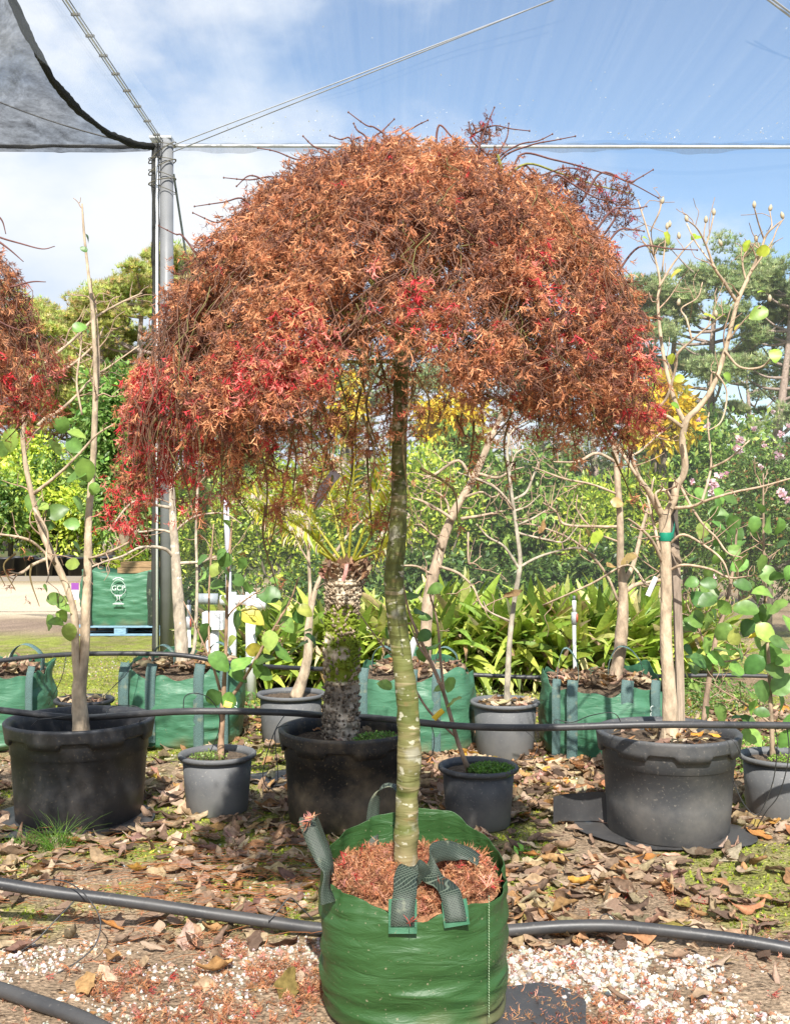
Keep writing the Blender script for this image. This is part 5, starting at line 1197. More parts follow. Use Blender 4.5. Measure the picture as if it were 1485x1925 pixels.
# -- tall twin stemmed tree in the left tub
T, W = tree('bare_tree', 'tall pale twin stemmed tree in the glossy left tub, almost leafless', 'tree', 5.71, [
    ([(154, 1384, 36), (153, 1360, 32), (150, 1320, 27), (150, 1285, 27), (158, 1240, 19), (162, 1150, 17), (166, 1060, 16), (167, 980, 14), (175, 880, 12), (179, 780, 11), (180, 700, 9), (176, 600, 8), (170, 540, 6), (163, 480, 5), (158, 430, 4.5), (155, 383, 3)], 0, .05),
    ([(149, 1290, 18), (143, 1240, 15), (142, 1180, 15), (135, 1130, 13), (112, 1070, 13), (84, 1010, 13), (66, 950, 11), (52, 890, 10), (44, 830, 9), (44, 760, 9), (26, 705, 8), (20, 672, 6), (8, 640, 5)], 0, -.1),
    ([(22, 754, 9), (58, 715, 7), (95, 675, 6), (140, 637, 5), (180, 597, 4.5), (230, 568, 3.5), (268, 551, 2.5)], -.05, .2),
    ([(62, 930, 8), (110, 892, 6), (150, 853, 5), (182, 818, 4), (215, 797, 2.5)], -.05, -.2),
    ([(72, 800, 7), (88, 785, 7), (112, 772, 6), (143, 745, 5), (170, 715, 4), (205, 690, 3), (262, 650, 2.5)], -.05, .25),
    ([(80, 712, 4), (130, 690, 5), (178, 648, 4), (195, 615, 2.5)], 0, .2),
    ([(0, 740, 4), (25, 742, 5), (44, 750, 5)], 0, 0), ([(95, 1048, 7), (62, 1062, 6), (40, 1078, 5), (18, 1075, 3)], -.05, -.3),
    ([(105, 1060, 6), (70, 1025, 5), (45, 1012, 5), (0, 1005, 4), (-30, 1010, 3)], -.05, -.3),
    ([(168, 1050, 4), (200, 1040, 5), (245, 1018, 4), (262, 995, 2)], 0, -.2), ([(155, 780, 4), (145, 720, 4), (152, 660, 3.5), (155, 615, 2)], .05, .1),
    ([(178, 830, 5), (186, 700, 5), (183, 600, 3), (178, 560, 2)], .05, .15), ([(64, 955, 5), (90, 1000, 4), (88, 1045, 4), (92, 1080, 3), (88, 1095, 2)], -.1, -.3)],
    (-1.69, 5.71, .36), PALE, 70, 3)
leaves_at(T, [(165, 448, 15), (158, 468, 13), (150, 612, 26), (162, 627, 16), (118, 800, 32), (146, 815, 32), (106, 840, 32), (140, 838, 32), (162, 885, 40), (125, 893, 42), (143, 897, 34), (100, 830, 26), (155, 875, 26), (178, 920, 24), (153, 945, 30), (60, 945, 32), (75, 950, 30), (110, 962, 36), (88, 985, 30), (135, 985, 26), (58, 1035, 36), (105, 1125, 28), (116, 1130, 32), (125, 1145, 34), (88, 1172, 34), (106, 1170, 28), (118, 1155, 24), (130, 1190, 32), (90, 1105, 18), (15, 830, 44), (5, 845, 30), (135, 1060, 26), (146, 1030, 26)], 5.65, GL, 30, wts=[4, 5, 2, 3, .5])
# -- plant in the small sunlit pot
T, W = tree('young_magnolia', 'young plant with round green leaves in the small sunlit grey pot', 'sapling', 5.82, [
    ([(415, 1428, 14), (417, 1370, 11), (420, 1320, 10), (422, 1280, 8), (425, 1220, 7), (428, 1100, 6), (432, 1040, 5), (437, 975, 2.5)], -.03, 0),
    ([(421, 1330, 8), (450, 1290, 7), (475, 1250, 6), (510, 1190, 5), (545, 1130, 4), (562, 1085, 2.5)], 0, -.2), ([(416, 1305, 6), (405, 1265, 5), (395, 1240, 4), (372, 1185, 3), (345, 1130, 2)], 0, -.1),
    ([(395, 1235, 4), (393, 1180, 4), (394, 1100, 3.5), (398, 1040, 3), (402, 985, 2)], 0, .1), ([(425, 1165, 4), (440, 1145, 3.5), (470, 1122, 3), (490, 1110, 2)], 0, -.1),
    ([(470, 1255, 3), (510, 1240, 3), (545, 1225, 2)], 0, 0)], (-.97, 5.82, .29), (.34, .22, .14), 26, 5, twlen=.12)
leaves_at(T, [(376, 1082, 28), (405, 1072, 26), (433, 1079, 36), (405, 1095, 30), (391, 1193, 40), (505, 1118, 40), (440, 1168, 40), (475, 1160, 44), (558, 1157, 30), (525, 1230, 44), (556, 1217, 50), (470, 1235, 42), (455, 1245, 40), (498, 1240, 36), (415, 1240, 42), (500, 1264, 32), (450, 1265, 36), (485, 1258, 30), (400, 1312, 36), (436, 1317, 36), (420, 1055, 32), (535, 1140, 34), (592, 1200, 34), (570, 1185, 34), (480, 1222, 30), (380, 1053, 24), (450, 1090, 26), (465, 1105, 26), (455, 1060, 24), (508, 1205, 34), (540, 1175, 32), (490, 1190, 30), (430, 1205, 26), (575, 1145, 30), (425, 1130, 24), (412, 1040, 24), (425, 988, 22), (520, 1090, 22)], 5.75, GL, 30, wts=GW)
# -- tree with spotted bark in the squarish bag
T, W = tree('bare_tree', 'leafless tree with white blotched bark in the squarish sea green bag', 'tree', 7.7, [
    ([(344, 1272, 30), (342, 1240, 26), (341, 1200, 24), (335, 1120, 21), (330, 1040, 17), (326, 980, 14), (322, 900, 10), (315, 850, 9), (319, 800, 7), (332, 735, 5)], 0, 0),
    ([(348, 1245, 9), (360, 1232, 8), (367, 1205, 7), (371, 1100, 6), (369, 1000, 5), (373, 900, 4), (376, 840, 3)], 0, .1), ([(330, 1060, 7), (352, 1058, 6), (380, 1056, 5), (402, 1048, 4), (440, 1050, 3)], 0, 0),
    ([(329, 1048, 8), (312, 1033, 7), (290, 1028, 6), (262, 1030, 5), (232, 1045, 4), (200, 1055, 4), (165, 1069, 3)], 0, -.3), ([(323, 955, 6), (295, 950, 5), (250, 944, 4), (205, 998, 3)], 0, -.2),
    ([(328, 1003, 5), (300, 996, 4), (262, 1000, 4), (228, 990, 2.5)], 0, -.1), ([(330, 1000, 5), (345, 985, 4), (370, 970, 4), (420, 965, 3), (455, 985, 2)], 0, .1), ([(320, 905, 5), (340, 880, 4), (352, 860, 3)], 0, 0), ([(316, 880, 5), (300, 850, 4), (283, 832, 3)], 0, 0)],
    (P(344, HY, 7.7)[0], 7.7, .5), (.44, .37, .28), 45, 7)
mb = MB(); w = W[0]
for k in range(26):
    i = int(RNG.uniform(2, len(w) * .6)); a = RNG.uniform(math.pi, 2 * math.pi); c = w[i, :3] + np.array([math.cos(a), math.sin(a), 0]) * w[i, 3] * .93; th = np.linspace(0, 2 * np.pi, 8, endpoint=False); s = RNG.uniform(.006, .016)
    u = np.array([-math.sin(a), math.cos(a), 0]); o_ = np.array([math.cos(a), math.sin(a), 0]) * .0045
    V = [c + o_] + [c + u * s * math.cos(t) + np.array([0, 0, 1]) * s * 1.2 * math.sin(t) for t in th]; mb.add(V, np.array([[0, 1 + q, 1 + (q + 1) % 8] for q in range(8)]), (.68, .66, .58))
mb.build('lichen', M_moss, T)
# -- slanting fluted trunk in light grey pot
T, W = tree('bare_tree', 'pale fluted trunk slanting up out of the ribbed light grey pot', 'tree', 7.65, [
    ([(556, 1312, 26), (564, 1290, 22), (573, 1262, 19), (579, 1230, 17), (580, 1185, 15), (586, 1140, 11), (600, 1090, 8), (625, 1050, 7), (652, 1008, 5), (700, 960, 3)], 0, 0),
    ([(579, 1200, 9), (583, 1120, 7), (580, 1040, 6), (575, 950, 5), (572, 840, 5), (570, 760, 3)], 0, .1), ([(583, 1060, 4), (560, 1020, 3), (548, 980, 2)], 0, 0), ([(575, 960, 4), (590, 930, 3), (598, 890, 2)], 0, 0)],
    (-.70, 7.65, .3), PALE, 22, 9)
# -- slanting tree behind the maple
T, W = tree('bare_tree', 'leafless tree slanting up to the right behind the maple trunk', 'tree', 7.55, [
    ([(797, 1270, 26), (799, 1240, 24), (801, 1180, 22), (806, 1120, 22), (816, 1075, 21), (830, 1025, 19), (848, 975, 17), (866, 940, 15), (884, 910, 14), (903, 870, 13), (920, 830, 12), (940, 785, 9), (960, 740, 7), (985, 690, 4)], 0, .1),
    ([(853, 978, 8), (830, 962, 6), (800, 945, 5), (772, 935, 3)], 0, -.1), ([(888, 905, 6), (862, 866, 6), (820, 890, 5), (795, 900, 3)], 0, -.1), ([(866, 975, 6), (900, 970, 5), (925, 965, 4), (945, 960, 2)], 0, .1),
    ([(897, 890, 6), (935, 898, 5), (960, 885, 4), (985, 878, 2)], 0, .1), ([(895, 900, 6), (925, 912, 5), (950, 935, 4), (962, 952, 3)], 0, .1), ([(832, 1032, 7), (822, 1012, 5), (806, 1000, 4), (790, 985, 3)], 0, -.1),
    ([(826, 1065, 6), (862, 1078, 5), (890, 1105, 4), (908, 1142, 4), (955, 1168, 3)], 0, -.2), ([(872, 935, 5), (905, 925, 4), (925, 935, 4), (945, 925, 2)], 0, 0), ([(845, 965, 5), (838, 940, 4), (820, 925, 3), (798, 915, 2)], 0, 0),
    ([(880, 1000, 4), (880, 1050, 4), (885, 1060, 3), (905, 1045, 2)], 0, 0), ([(812, 1080, 4), (785, 1065, 4), (757, 1063, 3)], 0, 0)], (P(797, HY, 7.55)[0], 7.55, .5), PINK, 46, 11)
# -- slender tree
T, W = tree('bare_tree', 'straight slender bare tree in the mid grey pot with dry leaves', 'tree', 7.19, [
    ([(953, 1325, 15), (953, 1305, 12), (955, 1250, 11), (960, 1180, 10), (968, 1120, 9), (976, 1072, 9), (977, 1045, 8), (970, 990, 7), (963, 940, 6.5), (957, 890, 6), (953, 850, 5), (955, 820, 4.5), (938, 800, 3)], 0, 0),
    ([(955, 822, 4), (975, 798, 4), (1003, 784, 2.5)], 0, .1), ([(977, 1072, 6), (948, 1028, 5), (918, 1010, 4), (895, 985, 2.5)], 0, -.1), ([(977, 1066, 5), (1005, 1050, 5), (1040, 1038, 4), (1085, 1030, 4), (1120, 1045, 3)], 0, .1),
    ([(964, 940, 5), (988, 926, 5), (1000, 900, 4), (1012, 868, 3)], 0, .1), ([(962, 962, 4), (990, 952, 3), (1015, 930, 2)], 0, 0), ([(966, 990, 4), (1000, 975, 4), (1025, 960, 2)], 0, 0), ([(958, 885, 4), (968, 855, 3.5), (980, 845, 2.5)], 0, 0),
    ([(962, 950, 4), (935, 920, 4), (900, 902, 3), (860, 888, 2)], 0, 0), ([(952, 845, 3), (935, 835, 3), (925, 815, 2)], 0, 0), ([(971, 1000, 4), (985, 1005, 4), (1030, 1015, 4), (1060, 1018, 3), (1085, 990, 2)], 0, 0), ([(960, 1168, 4), (920, 1150, 3), (908, 1130, 2)], 0, 0)],
    (.757, 7.19, .33), GREYB, 46, 13)
leaves_at(T, [(985, 1112, 36), (1025, 975, 26)], 7.1, [(.42, .26, .12), (.2, .3, .06)], 30, name='last_leaf', mat=M_dry, temps=T_curl)
# -- tree in the right bag
T, W = tree('bare_tree', 'leafless forked tree in the green bag dappled with shadow', 'tree', 7.35, [
    ([(1155, 1290, 28), (1158, 1262, 25), (1165, 1220, 24), (1169, 1170, 22), (1171, 1115, 18), (1166, 1060, 14), (1165, 980, 13), (1160, 900, 12), (1157, 860, 10), (1148, 820, 7), (1130, 780, 6), (1100, 740, 4), (1085, 705, 3)], 0, 0),
    ([(1175, 1112, 9), (1195, 1099, 8), (1225, 1093, 6), (1245, 1075, 4)], 0, 0), ([(1172, 1095, 10), (1190, 1060, 9), (1205, 1000, 7), (1218, 950, 5), (1228, 900, 3)], 0, .1), ([(1161, 1130, 6), (1142, 1085, 5), (1112, 1045, 5), (1070, 1012, 4), (1008, 988, 3), (975, 985, 2)], 0, -.1),
    ([(1162, 872, 6), (1122, 852, 6), (1085, 868, 5), (1040, 868, 3)], 0, -.1), ([(1158, 990, 6), (1130, 990, 5), (1062, 986, 5), (1045, 962, 4), (1020, 945, 3)], 0, -.1), ([(1163, 930, 5), (1110, 910, 4), (1060, 900, 4), (1000, 878, 3)], 0, -.1),
    ([(1166, 1020, 4), (1120, 1000, 3), (1085, 960, 3), (1085, 930, 2)], 0, 0), ([(1155, 850, 4), (1172, 820, 4), (1190, 790, 3)], 0, 0)], (P(1155, HY, 7.35)[0], 7.35, .45), PINK, 56, 15)
leaves_at(T, [(1110, 1020, 22), (1015, 970, 24), (1160, 945, 22), (1180, 1050, 30), (1105, 1000, 20), (1148, 1062, 22)], 7.3, [(.35, .38, .06), (.45, .30, .12), (.15, .27, .05)], 26, name='last_leaf')
# -- taped tree with buds
T, W = tree('bare_tree', 'budding tree with a forked smooth trunk in the charcoal tub, tied with green tape', 'tree', 5.45, [
    ([(1257, 1400, 42), (1258, 1382, 36), (1259, 1350, 29), (1256, 1280, 25), (1251, 1200, 22), (1252, 1100, 21), (1250, 1040, 21), (1249, 985, 22), (1249, 965, 24)], 0, 0),
    ([(1250, 972, 17), (1266, 940, 15), (1270, 915, 14), (1283, 895, 13), (1287, 870, 13), (1282, 830, 13), (1290, 790, 12), (1312, 767, 11), (1335, 735, 10), (1350, 700, 9), (1365, 650, 9), (1377, 600, 8), (1386, 565, 8), (1402, 530, 7), (1416, 500, 6), (1430, 470, 5), (1441, 440, 4), (1468, 415, 2.5)], 0, -.15),
    ([(1248, 975, 15), (1230, 945, 13), (1216, 920, 11), (1200, 898, 9), (1190, 870, 7), (1180, 840, 5)], 0, -.2),
    ([(1384, 568, 7), (1360, 530, 6), (1342, 503, 5), (1326, 460, 4), (1310, 430, 3), (1292, 414, 2.5)], -.1, -.3), ([(1326, 462, 3), (1334, 435, 3), (1341, 404, 2.5)], -.2, -.2), ([(1436, 452, 3.5), (1425, 420, 3), (1417, 390, 2.5)], -.1, -.2), ([(1441, 440, 3), (1450, 425, 2.5), (1446, 396, 2)], -.1, 0), ([(1322, 455, 2.5), (1323, 435, 2.5), (1326, 418, 2)], -.2, -.2),
    ([(1345, 505, 3.5), (1325, 480, 3), (1305, 452, 3), (1290, 420, 2.5)], -.2, -.1), ([(1412, 510, 4), (1430, 485, 3.5), (1450, 455, 3), (1460, 430, 2.5), (1473, 410, 2)], -.15, -.2), ([(1402, 530, 4), (1395, 490, 3.5), (1410, 460, 3)], -.1, -.1),
    ([(1289, 800, 10), (1272, 765, 9), (1258, 720, 8), (1245, 660, 7), (1238, 600, 6), (1236, 560, 5), (1240, 530, 4.5), (1232, 490, 4), (1216, 432, 3.5), (1198, 375, 2.5)], 0, .1), ([(1238, 540, 4), (1262, 500, 4), (1285, 470, 3), (1302, 452, 2)], .05, .1), ([(1222, 435, 3), (1238, 400, 3), (1243, 380, 2)], .1, .1), ([(1244, 510, 3), (1250, 455, 3), (1254, 430, 2)], .1, .1), ([(1232, 490, 3.5), (1222, 470, 3), (1205, 450, 2)], .1, .1),
    ([(1284, 805, 8), (1258, 785, 7), (1236, 772, 5), (1254, 745, 5), (1270, 690, 5), (1273, 665, 5), (1300, 640, 4), (1345, 602, 3), (1362, 590, 2)], -.05, -.3), ([(1300, 640, 4), (1290, 600, 4), (1280, 580, 3), (1310, 560, 2.5), (1320, 530, 2)], -.15, -.1),
    ([(1262, 955, 7), (1300, 952, 6), (1330, 940, 5), (1380, 925, 4.5), (1430, 915, 4), (1490, 898, 3)], 0, -.3), ([(1318, 945, 5), (1330, 905, 5), (1336, 868, 4), (1330, 800, 3), (1332, 775, 2)], -.05, .1), ([(1258, 1022, 5), (1285, 1005, 5), (1330, 1030, 4), (1358, 1055, 4), (1372, 1092, 2.5)], 0, -.2), ([(1258, 1072, 5), (1285, 1062, 5), (1335, 1070, 4.5), (1370, 1086, 3.5), (1412, 1083, 2.5)], 0, -.2),
    ([(1275, 905, 6), (1292, 940, 5), (1320, 985, 4.5), (1345, 1010, 4), (1368, 1040, 3), (1395, 1048, 2)], 0, -.2), ([(1335, 880, 4), (1370, 862, 3.5), (1408, 828, 2.5)], 0, -.1), ([(1240, 1035, 8), (1232, 1000, 7), (1222, 960, 5), (1215, 930, 3)], 0, .1), ([(1246, 1060, 7), (1226, 1018, 6), (1200, 990, 5), (1180, 975, 3)], 0, -.2),
    ([(1240, 955, 7), (1232, 928, 5), (1250, 922, 6), (1262, 940, 7)], -.08, -.05), ([(1196, 895, 6), (1165, 845, 6), (1130, 800, 6), (1095, 740, 5), (1080, 705, 3)], -.2, -.1), ([(1362, 660, 5), (1390, 690, 4), (1430, 690, 4), (1455, 665, 2.5)], -.1, -.2), ([(1368, 640, 4), (1400, 600, 3), (1430, 575, 2.5)], -.1, -.2), ([(1296, 785, 5), (1330, 745, 4), (1340, 700, 4), (1365, 735, 3), (1356, 790, 3), (1330, 810, 2)], 0, -.2),
    ([(1170, 862, 4), (1200, 850, 4), (1240, 815, 4), (1262, 800, 4)], -.1, 0), ([(1240, 1090, 6), (1215, 1100, 5), (1180, 1062, 4), (1110, 1098, 4), (1020, 1138, 3)], 0, .5)],
    (1.40, 5.45, .45), (.48, .37, .255), 70, 17, rough=.10)
leaves_at(T, [(1258, 447, 24), (1310, 447, 14), (1302, 445, 12), (1402, 462, 20), (1432, 472, 24), (1425, 590, 32), (1458, 665, 26), (1370, 708, 20), (1268, 510, 22), (1335, 590, 22), (1357, 590, 16), (1262, 675, 18), (1275, 712, 18), (1225, 725, 16), (1150, 715, 28), (1215, 448, 14), (1200, 800, 30), (1182, 822, 40), (1170, 775, 24), (1120, 1010, 26), (1270, 760, 16), (1385, 615, 14), (1395, 808, 16), (1430, 545, 14), (1135, 760, 20), (1290, 820, 20)], 5.3, [(.42, .52, .06), (.30, .42, .05), (.55, .50, .08), (.2, .32, .05)], 22, name='last_leaf')
budt = [(np.array([[0, 0, 0]] + [[math.cos(a) * r_, y, math.sin(a) * r_] for y, r_ in ((.15, .2), (.5, .27), (.8, .16)) for a in np.linspace(0, 2 * np.pi, 6, endpoint=False)] + [[0, 1, 0]]), [np.array([[1 + r_ * 6 + i, 1 + r_ * 6 + (i + 1) % 6, 7 + r_ * 6 + (i + 1) % 6, 7 + r_ * 6 + i] for r_ in (0, 1) for i in range(6)]), np.array([[0, 1 + (i + 1) % 6, 1 + i] for i in range(6)] + [[13 + i, 13 + (i + 1) % 6, 19] for i in range(6)])])]
for k, (px, py, d_) in enumerate(((1243, 384, .1), (1253, 432, .1), (1258, 428, .1), (1291, 418, -.15), (1326, 420, -.2), (1341, 406, -.2), (1417, 392, -.2), (1446, 398, 0), (1471, 412, -.2), (1356, 463, -.1), (1276, 450, .1), (1421, 455, -.1), (1446, 568, -.2), (1303, 452, .1), (1274, 575, -.1), (1345, 597, -.3))):
    mb = MB(); c = P(px, py, 5.45 + d_); scatter(mb, budt, [c], frames(np.array([[RNG.normal(0, .2), 0, 1.]])), .040, (.46, .38, .25)); mb.build('flower_bud', M_plain, T)
# tape, stake, tags
c = P(1250, 1009, 5.45); mb = MB(); a = np.linspace(0, 2 * np.pi, 24); lathe(mb, [(.0305, c[2] - .022), (.0315, c[2] - .02), (.0315, c[2] + .02), (.0305, c[2] + .022)], 24, (.01, .22, .13), (c[0], c[1], 0))
ribbon(mb, [c + [.028, .0, 0], c + [.045, .02, .012], P(1268, 985, 5.52)], (0, 0, 1), .036, (.01, .20, .12)); tag(mb.build('tie_tape', M_plain), 'green tape wrapped round the forked trunk and its stake', 'tape')
T = thing('timber_stake', 'grey weathered stake leaning behind the green taped trunk', 'stake', (1.46, 5.58, .45)); mb = MB()
w = limb_pts(5.6, [(1280, 1398, 12), (1276, 1240, 13), (1271, 1100, 13), (1266, 1000, 14), (1263, 905, 12)]); cs = np.array([[-.5, -.4], [.5, -.4], [.5, .4], [-.5, .4]]); V = []
for q in w: V += [q[:3] + [s[0] * q[3] * 2.2, s[1] * q[3] * 2.2, 0] for s in cs]
n_ = len(w); mb.add(np.array(V), [grid_faces(4, n_, True), np.array([[0, 1, 2, 3], [n_ * 4 - 1, n_ * 4 - 2, n_ * 4 - 3, n_ * 4 - 4]])], np.repeat(np.array([(.34, .27, .20)] * (n_ // 3) + [(.28, .22, .17)] * (n_ // 3) + [(.10, .085, .07)] * (n_ - 2 * (n_ // 3))), 4, 0)); mb.build('stake_body', M_stake, T, smooth_=False)
mb = MB(); ribbon(mb, [P(1262, 1030, 5.54), P(1270, 1042, 5.53), P(1276, 1058, 5.53), P(1272, 1066, 5.54)], (1, .1, .3), .03, (.33, .25, .18)); mb.build('torn_hessian', M_dry, T)
def hang_tag(pts, w, col, label, name='plant_tag', grp=None, mat=M_plain):
    mb = MB(); ribbon(mb, pts, (1, .15, .25), w, col, th=.0015); return tag(mb.build(name, mat), label, 'plant tag', grp)
hang_tag([P(1233, 1085, 5.33), P(1228, 1095, 5.33), P(1217, 1120, 5.33)], .026, (.8, .8, .8), 'white plastic tag hanging on a branch left of the taped trunk')
hang_tag([P(1434, 1184, 5.7), P(1412, 1196, 5.7), P(1400, 1200, 5.7)], .03, (.75, .60, .08), 'yellow plastic tag among the round leaves at the right edge')
hang_tag([P(1350, 1195, 7.2), P(1350, 1203, 7.2)], .035, (.75, .77, .8), 'small white tag on the background sapling at right')
hang_tag([P(634, 888, 3.36), P(617, 908, 3.36), P(592, 950, 3.36)], .034, (.36, .35, .39), 'grey plastic tag hanging inside the lower maple crown')
hang_tag([P(833, 1335, 5.3), P(825, 1342, 5.3), P(815, 1352, 5.3)], .030, (.78, .55, .05), 'yellow tag on the stem leaning out of the dark pot')
hang_tag([P(782, 1200, 6.4), P(775, 1215, 6.4), P(768, 1238, 6.4)], .045, (.55, .57, .56), 'pale grey tag just right of the maple trunk')
hang_tag([P(422, 1323, 5.70), P(436, 1327, 5.70)], .035, (.72, .66, .12), 'yellow tag wrapped on the stem in the small sunlit pot')
T = thing('plant_label', 'purple printed plant label behind the twin stems at left', 'plant label', P(142, 1125, 6.4)); mb = MB(); q = P(142, 1110, 6.4)
box(mb, q + [-.022, -.002, -.055], q + [.022, .002, .045], (.72, .72, .76)); mb.build('card', M_plain, T, smooth_=False)
mb = MB(); box(mb, q + [-.0225, -.0035, .005], q + [.0225, -.0022, .0455], (.28, .08, .35)); mb.build('printed_band', M_plain, T, smooth_=False)
mb = MB(); tube(mb, [(q[0], q[1] + .005, q[2] + .04), (q[0], q[1] + .005, .3), (q[0], q[1] + .005, 0)], .003, 5, (.6, .4, .15)); mb.build('stick', M_plain, T)
# -- leaning sapling in the small dark pot
T, W = tree('sapling', 'thin whippy sapling leaning left out of the small dark pot', 'sapling', 5.56, [
    ([(884, 1452, 14), (876, 1436, 10), (862, 1400, 8.5), (845, 1340, 8), (833, 1300, 7), (812, 1250, 7), (782, 1185, 6), (766, 1140, 4), (758, 1095, 2.5)], 0, -.3),
    ([(835, 1305, 5), (828, 1240, 5), (822, 1170, 4), (806, 1110, 3), (800, 1065, 2)], -.1, -.1), ([(855, 1384, 5), (805, 1335, 4.5), (768, 1275, 4), (735, 1232, 3), (705, 1195, 2.5), (672, 1148, 2)], 0, -.2), ([(812, 1250, 4), (788, 1215, 4), (770, 1170, 3)], -.1, -.1)], (.39, 5.56, .28), (.30, .21, .15), 14, 19, twlen=.1)
leaves_at(T, [(822, 1208, 44), (845, 1287, 26), (852, 1318, 30), (724, 1287, 26), (792, 1232, 28), (800, 1228, 26), (775, 1120, 26), (760, 1105, 24), (798, 1195, 26), (826, 1290, 26), (730, 1190, 24), (790, 1150, 26), (815, 1105, 30), (800, 1160, 22)], 5.4, GL, 28, wts=[3, 4, 2, 2, .3])
# -- two leafy saplings on the right
T, W = tree('young_magnolia', 'leafy sapling with big round leaves in the right edge pot', 'sapling', 5.77, [
    ([(1452, 1445, 11), (1451, 1400, 10), (1448, 1330, 8), (1445, 1260, 7), (1440, 1180, 6), (1438, 1120, 6), (1435, 1040, 5), (1434, 960, 4), (1434, 890, 2.5)], 0, .1), ([(1449, 1360, 5), (1400, 1325, 4), (1360, 1300, 3), (1345, 1290, 2)], 0, -.2)], (2.08, 5.77, .29), (.34, .25, .17), 24, 21, twlen=.12)
sp = [(1440, 1108, 40), (1360, 1340, 36), (1415, 1380, 40), (1410, 1290, 48), (1440, 1300, 44), (1470, 1285, 44), (1385, 1345, 20), (1450, 1235, 48), (1415, 1250, 40), (1440, 1190, 40), (1390, 1230, 30), (1445, 986, 40), (1470, 990, 30), (1420, 985, 28), (1442, 1080, 34), (1415, 1120, 40), (1460, 1140, 36), (1400, 1145, 40), (1435, 1150, 36), (1465, 1210, 36), (1475, 1320, 44), (1480, 1240, 40), (1420, 1215, 34), (1425, 1165, 32), (1400, 1180, 34), (1460, 1090, 30), (1478, 1075, 30), (1395, 1100, 30), (1430, 1060, 32), (1475, 1390, 34), (1480, 1350, 34), (1405, 1355, 28), (1415, 1330, 26), (1388, 1270, 26), (1480, 1170, 34), (1455, 1260, 34), (1430, 1340, 26), (1430, 950, 24), (1415, 1000, 24), (1465, 1020, 24)]
leaves_at(T, sp, 5.7, GL, 36, wts=[5, 4, 3, 1.0, .2], jd=.16)
T, W = tree('young_magnolia', 'second leafy sapling with round leaves, standing behind the charcoal tub', 'sapling', 7.0, [
    ([(1322, 1370, 12), (1325, 1330, 11), (1335, 1260, 10), (1345, 1200, 9), (1357, 1160, 8), (1370, 1110, 7), (1380, 1050, 5), (1385, 980, 3)], 0, .1), ([(1335, 1265, 5), (1320, 1200, 4), (1300, 1160, 3), (1285, 1120, 2)], 0, 0), ([(1340, 1245, 4), (1385, 1240, 3.5), (1410, 1220, 2)], 0, 0)], (P(1322, HY, 7.0)[0], 7.0, 0), (.30, .21, .15), 34, 23)
r = np.random.default_rng(5); sp = [(1240 + r.random() * 170, 930 + r.random() * 330, 24 + r.random() * 12) for _ in range(64)]
sp = [(1330 + (x - 1325) * (.75 + .25 * math.sin((y - 930) / 330 * math.pi)), y, s) for x, y, s in sp if x > 1285] + [(1300, 1170, 30), (1305, 1250, 30), (1330, 1215, 32), (1285, 1180, 28), (1310, 1290, 26), (1345, 1160, 30), (1360, 1140, 30), (1330, 1340, 22), (1290, 1260, 28), (1375, 1215, 30)]
leaves_at(T, sp, 6.95, GL, 28, wts=[4, 5, 3, 1.5, .4], jd=.35)

# ================================================================== PALM / CYCAD
T = thing('cycad', 'stout rough trunked palm with yellow fraying fronds in the stained tub', 'palm', (P(641, HY, 5.66)[0], 5.66, .42))
w = limb_pts(5.66, [(641, 1392, 72), (641, 1330, 68), (642, 1260, 68), (642, 1200, 66), (643, 1150, 60), (646, 1115, 68), (650, 1080, 74), (652, 1062, 60)], n=8)
mb = MB(); n = 72; a = np.linspace(0, 2 * np.pi, n, endpoint=False); V = []; CC = []
zs = np.linspace(0, 1, 150); W5 = np.stack([np.interp(zs * (len(w) - 1), np.arange(len(w)), w[:, i]) for i in range(4)], 1)
for k, q in enumerate(W5):
    cell = .16 * (np.abs(np.sin(a * 11 + (k // 5 % 2) * 1.57)) ** .7) * abs(math.sin(k * math.pi / 5)) ** .6
    pp = np.stack([q[0] + np.cos(a) * q[3], q[1] + np.sin(a) * q[3], np.full(n, q[2])], -1); nn = fbm(pp, 30, 3)
    rr = q[3] * (.88 + cell * .4 + .45 * (nn - .5)); V.append(np.stack([q[0] + np.cos(a) * rr, q[1] + np.sin(a) * rr, np.full(n, q[2]) - .01 * cell * 4], -1))
    base = np.array([.62, .52, .38]) if q[2] > .72 else np.array([.40, .34, .27]); m_ = smooth(fbm(pp + 3, 7, 3), .50, .60) * (q[2] > .75) * (q[2] < 1.15); c_ = base * (.15 + 1.5 * cell + 1.0 * nn)[:, None].clip(0, 1.2)
    CC.append(c_ * (1 - m_[:, None]) + np.array([.16, .20, .02]) * m_[:, None])
mb.add(np.vstack(V), grid_faces(n, len(V), True), np.vstack(CC)); mb.build('trunk', M_bark, T)
# leaf base stubs
mb = MB(); ns = 2200; k = RNG.integers(0, 149, ns); a = RNG.uniform(0, 6.28, ns); q = W5[k]; o3 = np.stack([np.cos(a), np.sin(a), 0 * a], -1)
d = o3 + np.array([0, 0, .9]); st_c = np.where((q[:, 2] > .72)[:, None], np.array([[.50, .39, .27]]), np.array([[.27, .22, .17]])) * RNG.uniform(.35, 1.25, (ns, 1))
mo = (q[:, 2] > .80) & (q[:, 2] < 1.12) & (fbm(q[:, :3] + o3 * .1, 7, 3) > .5); st_c[mo] = np.array([.20, .27, .03])
scatter(mb, budt, q[:, :3] + o3 * (q[:, 3:4] * .88), frames(d + RNG.normal(0, .35, (ns, 3))), RNG.uniform(.010, .032, ns), st_c)
crown_k = RNG.integers(120, 149, 260); a = RNG.uniform(0, 6.28, 260); o3 = np.stack([np.cos(a), np.sin(a), 0 * a], -1)
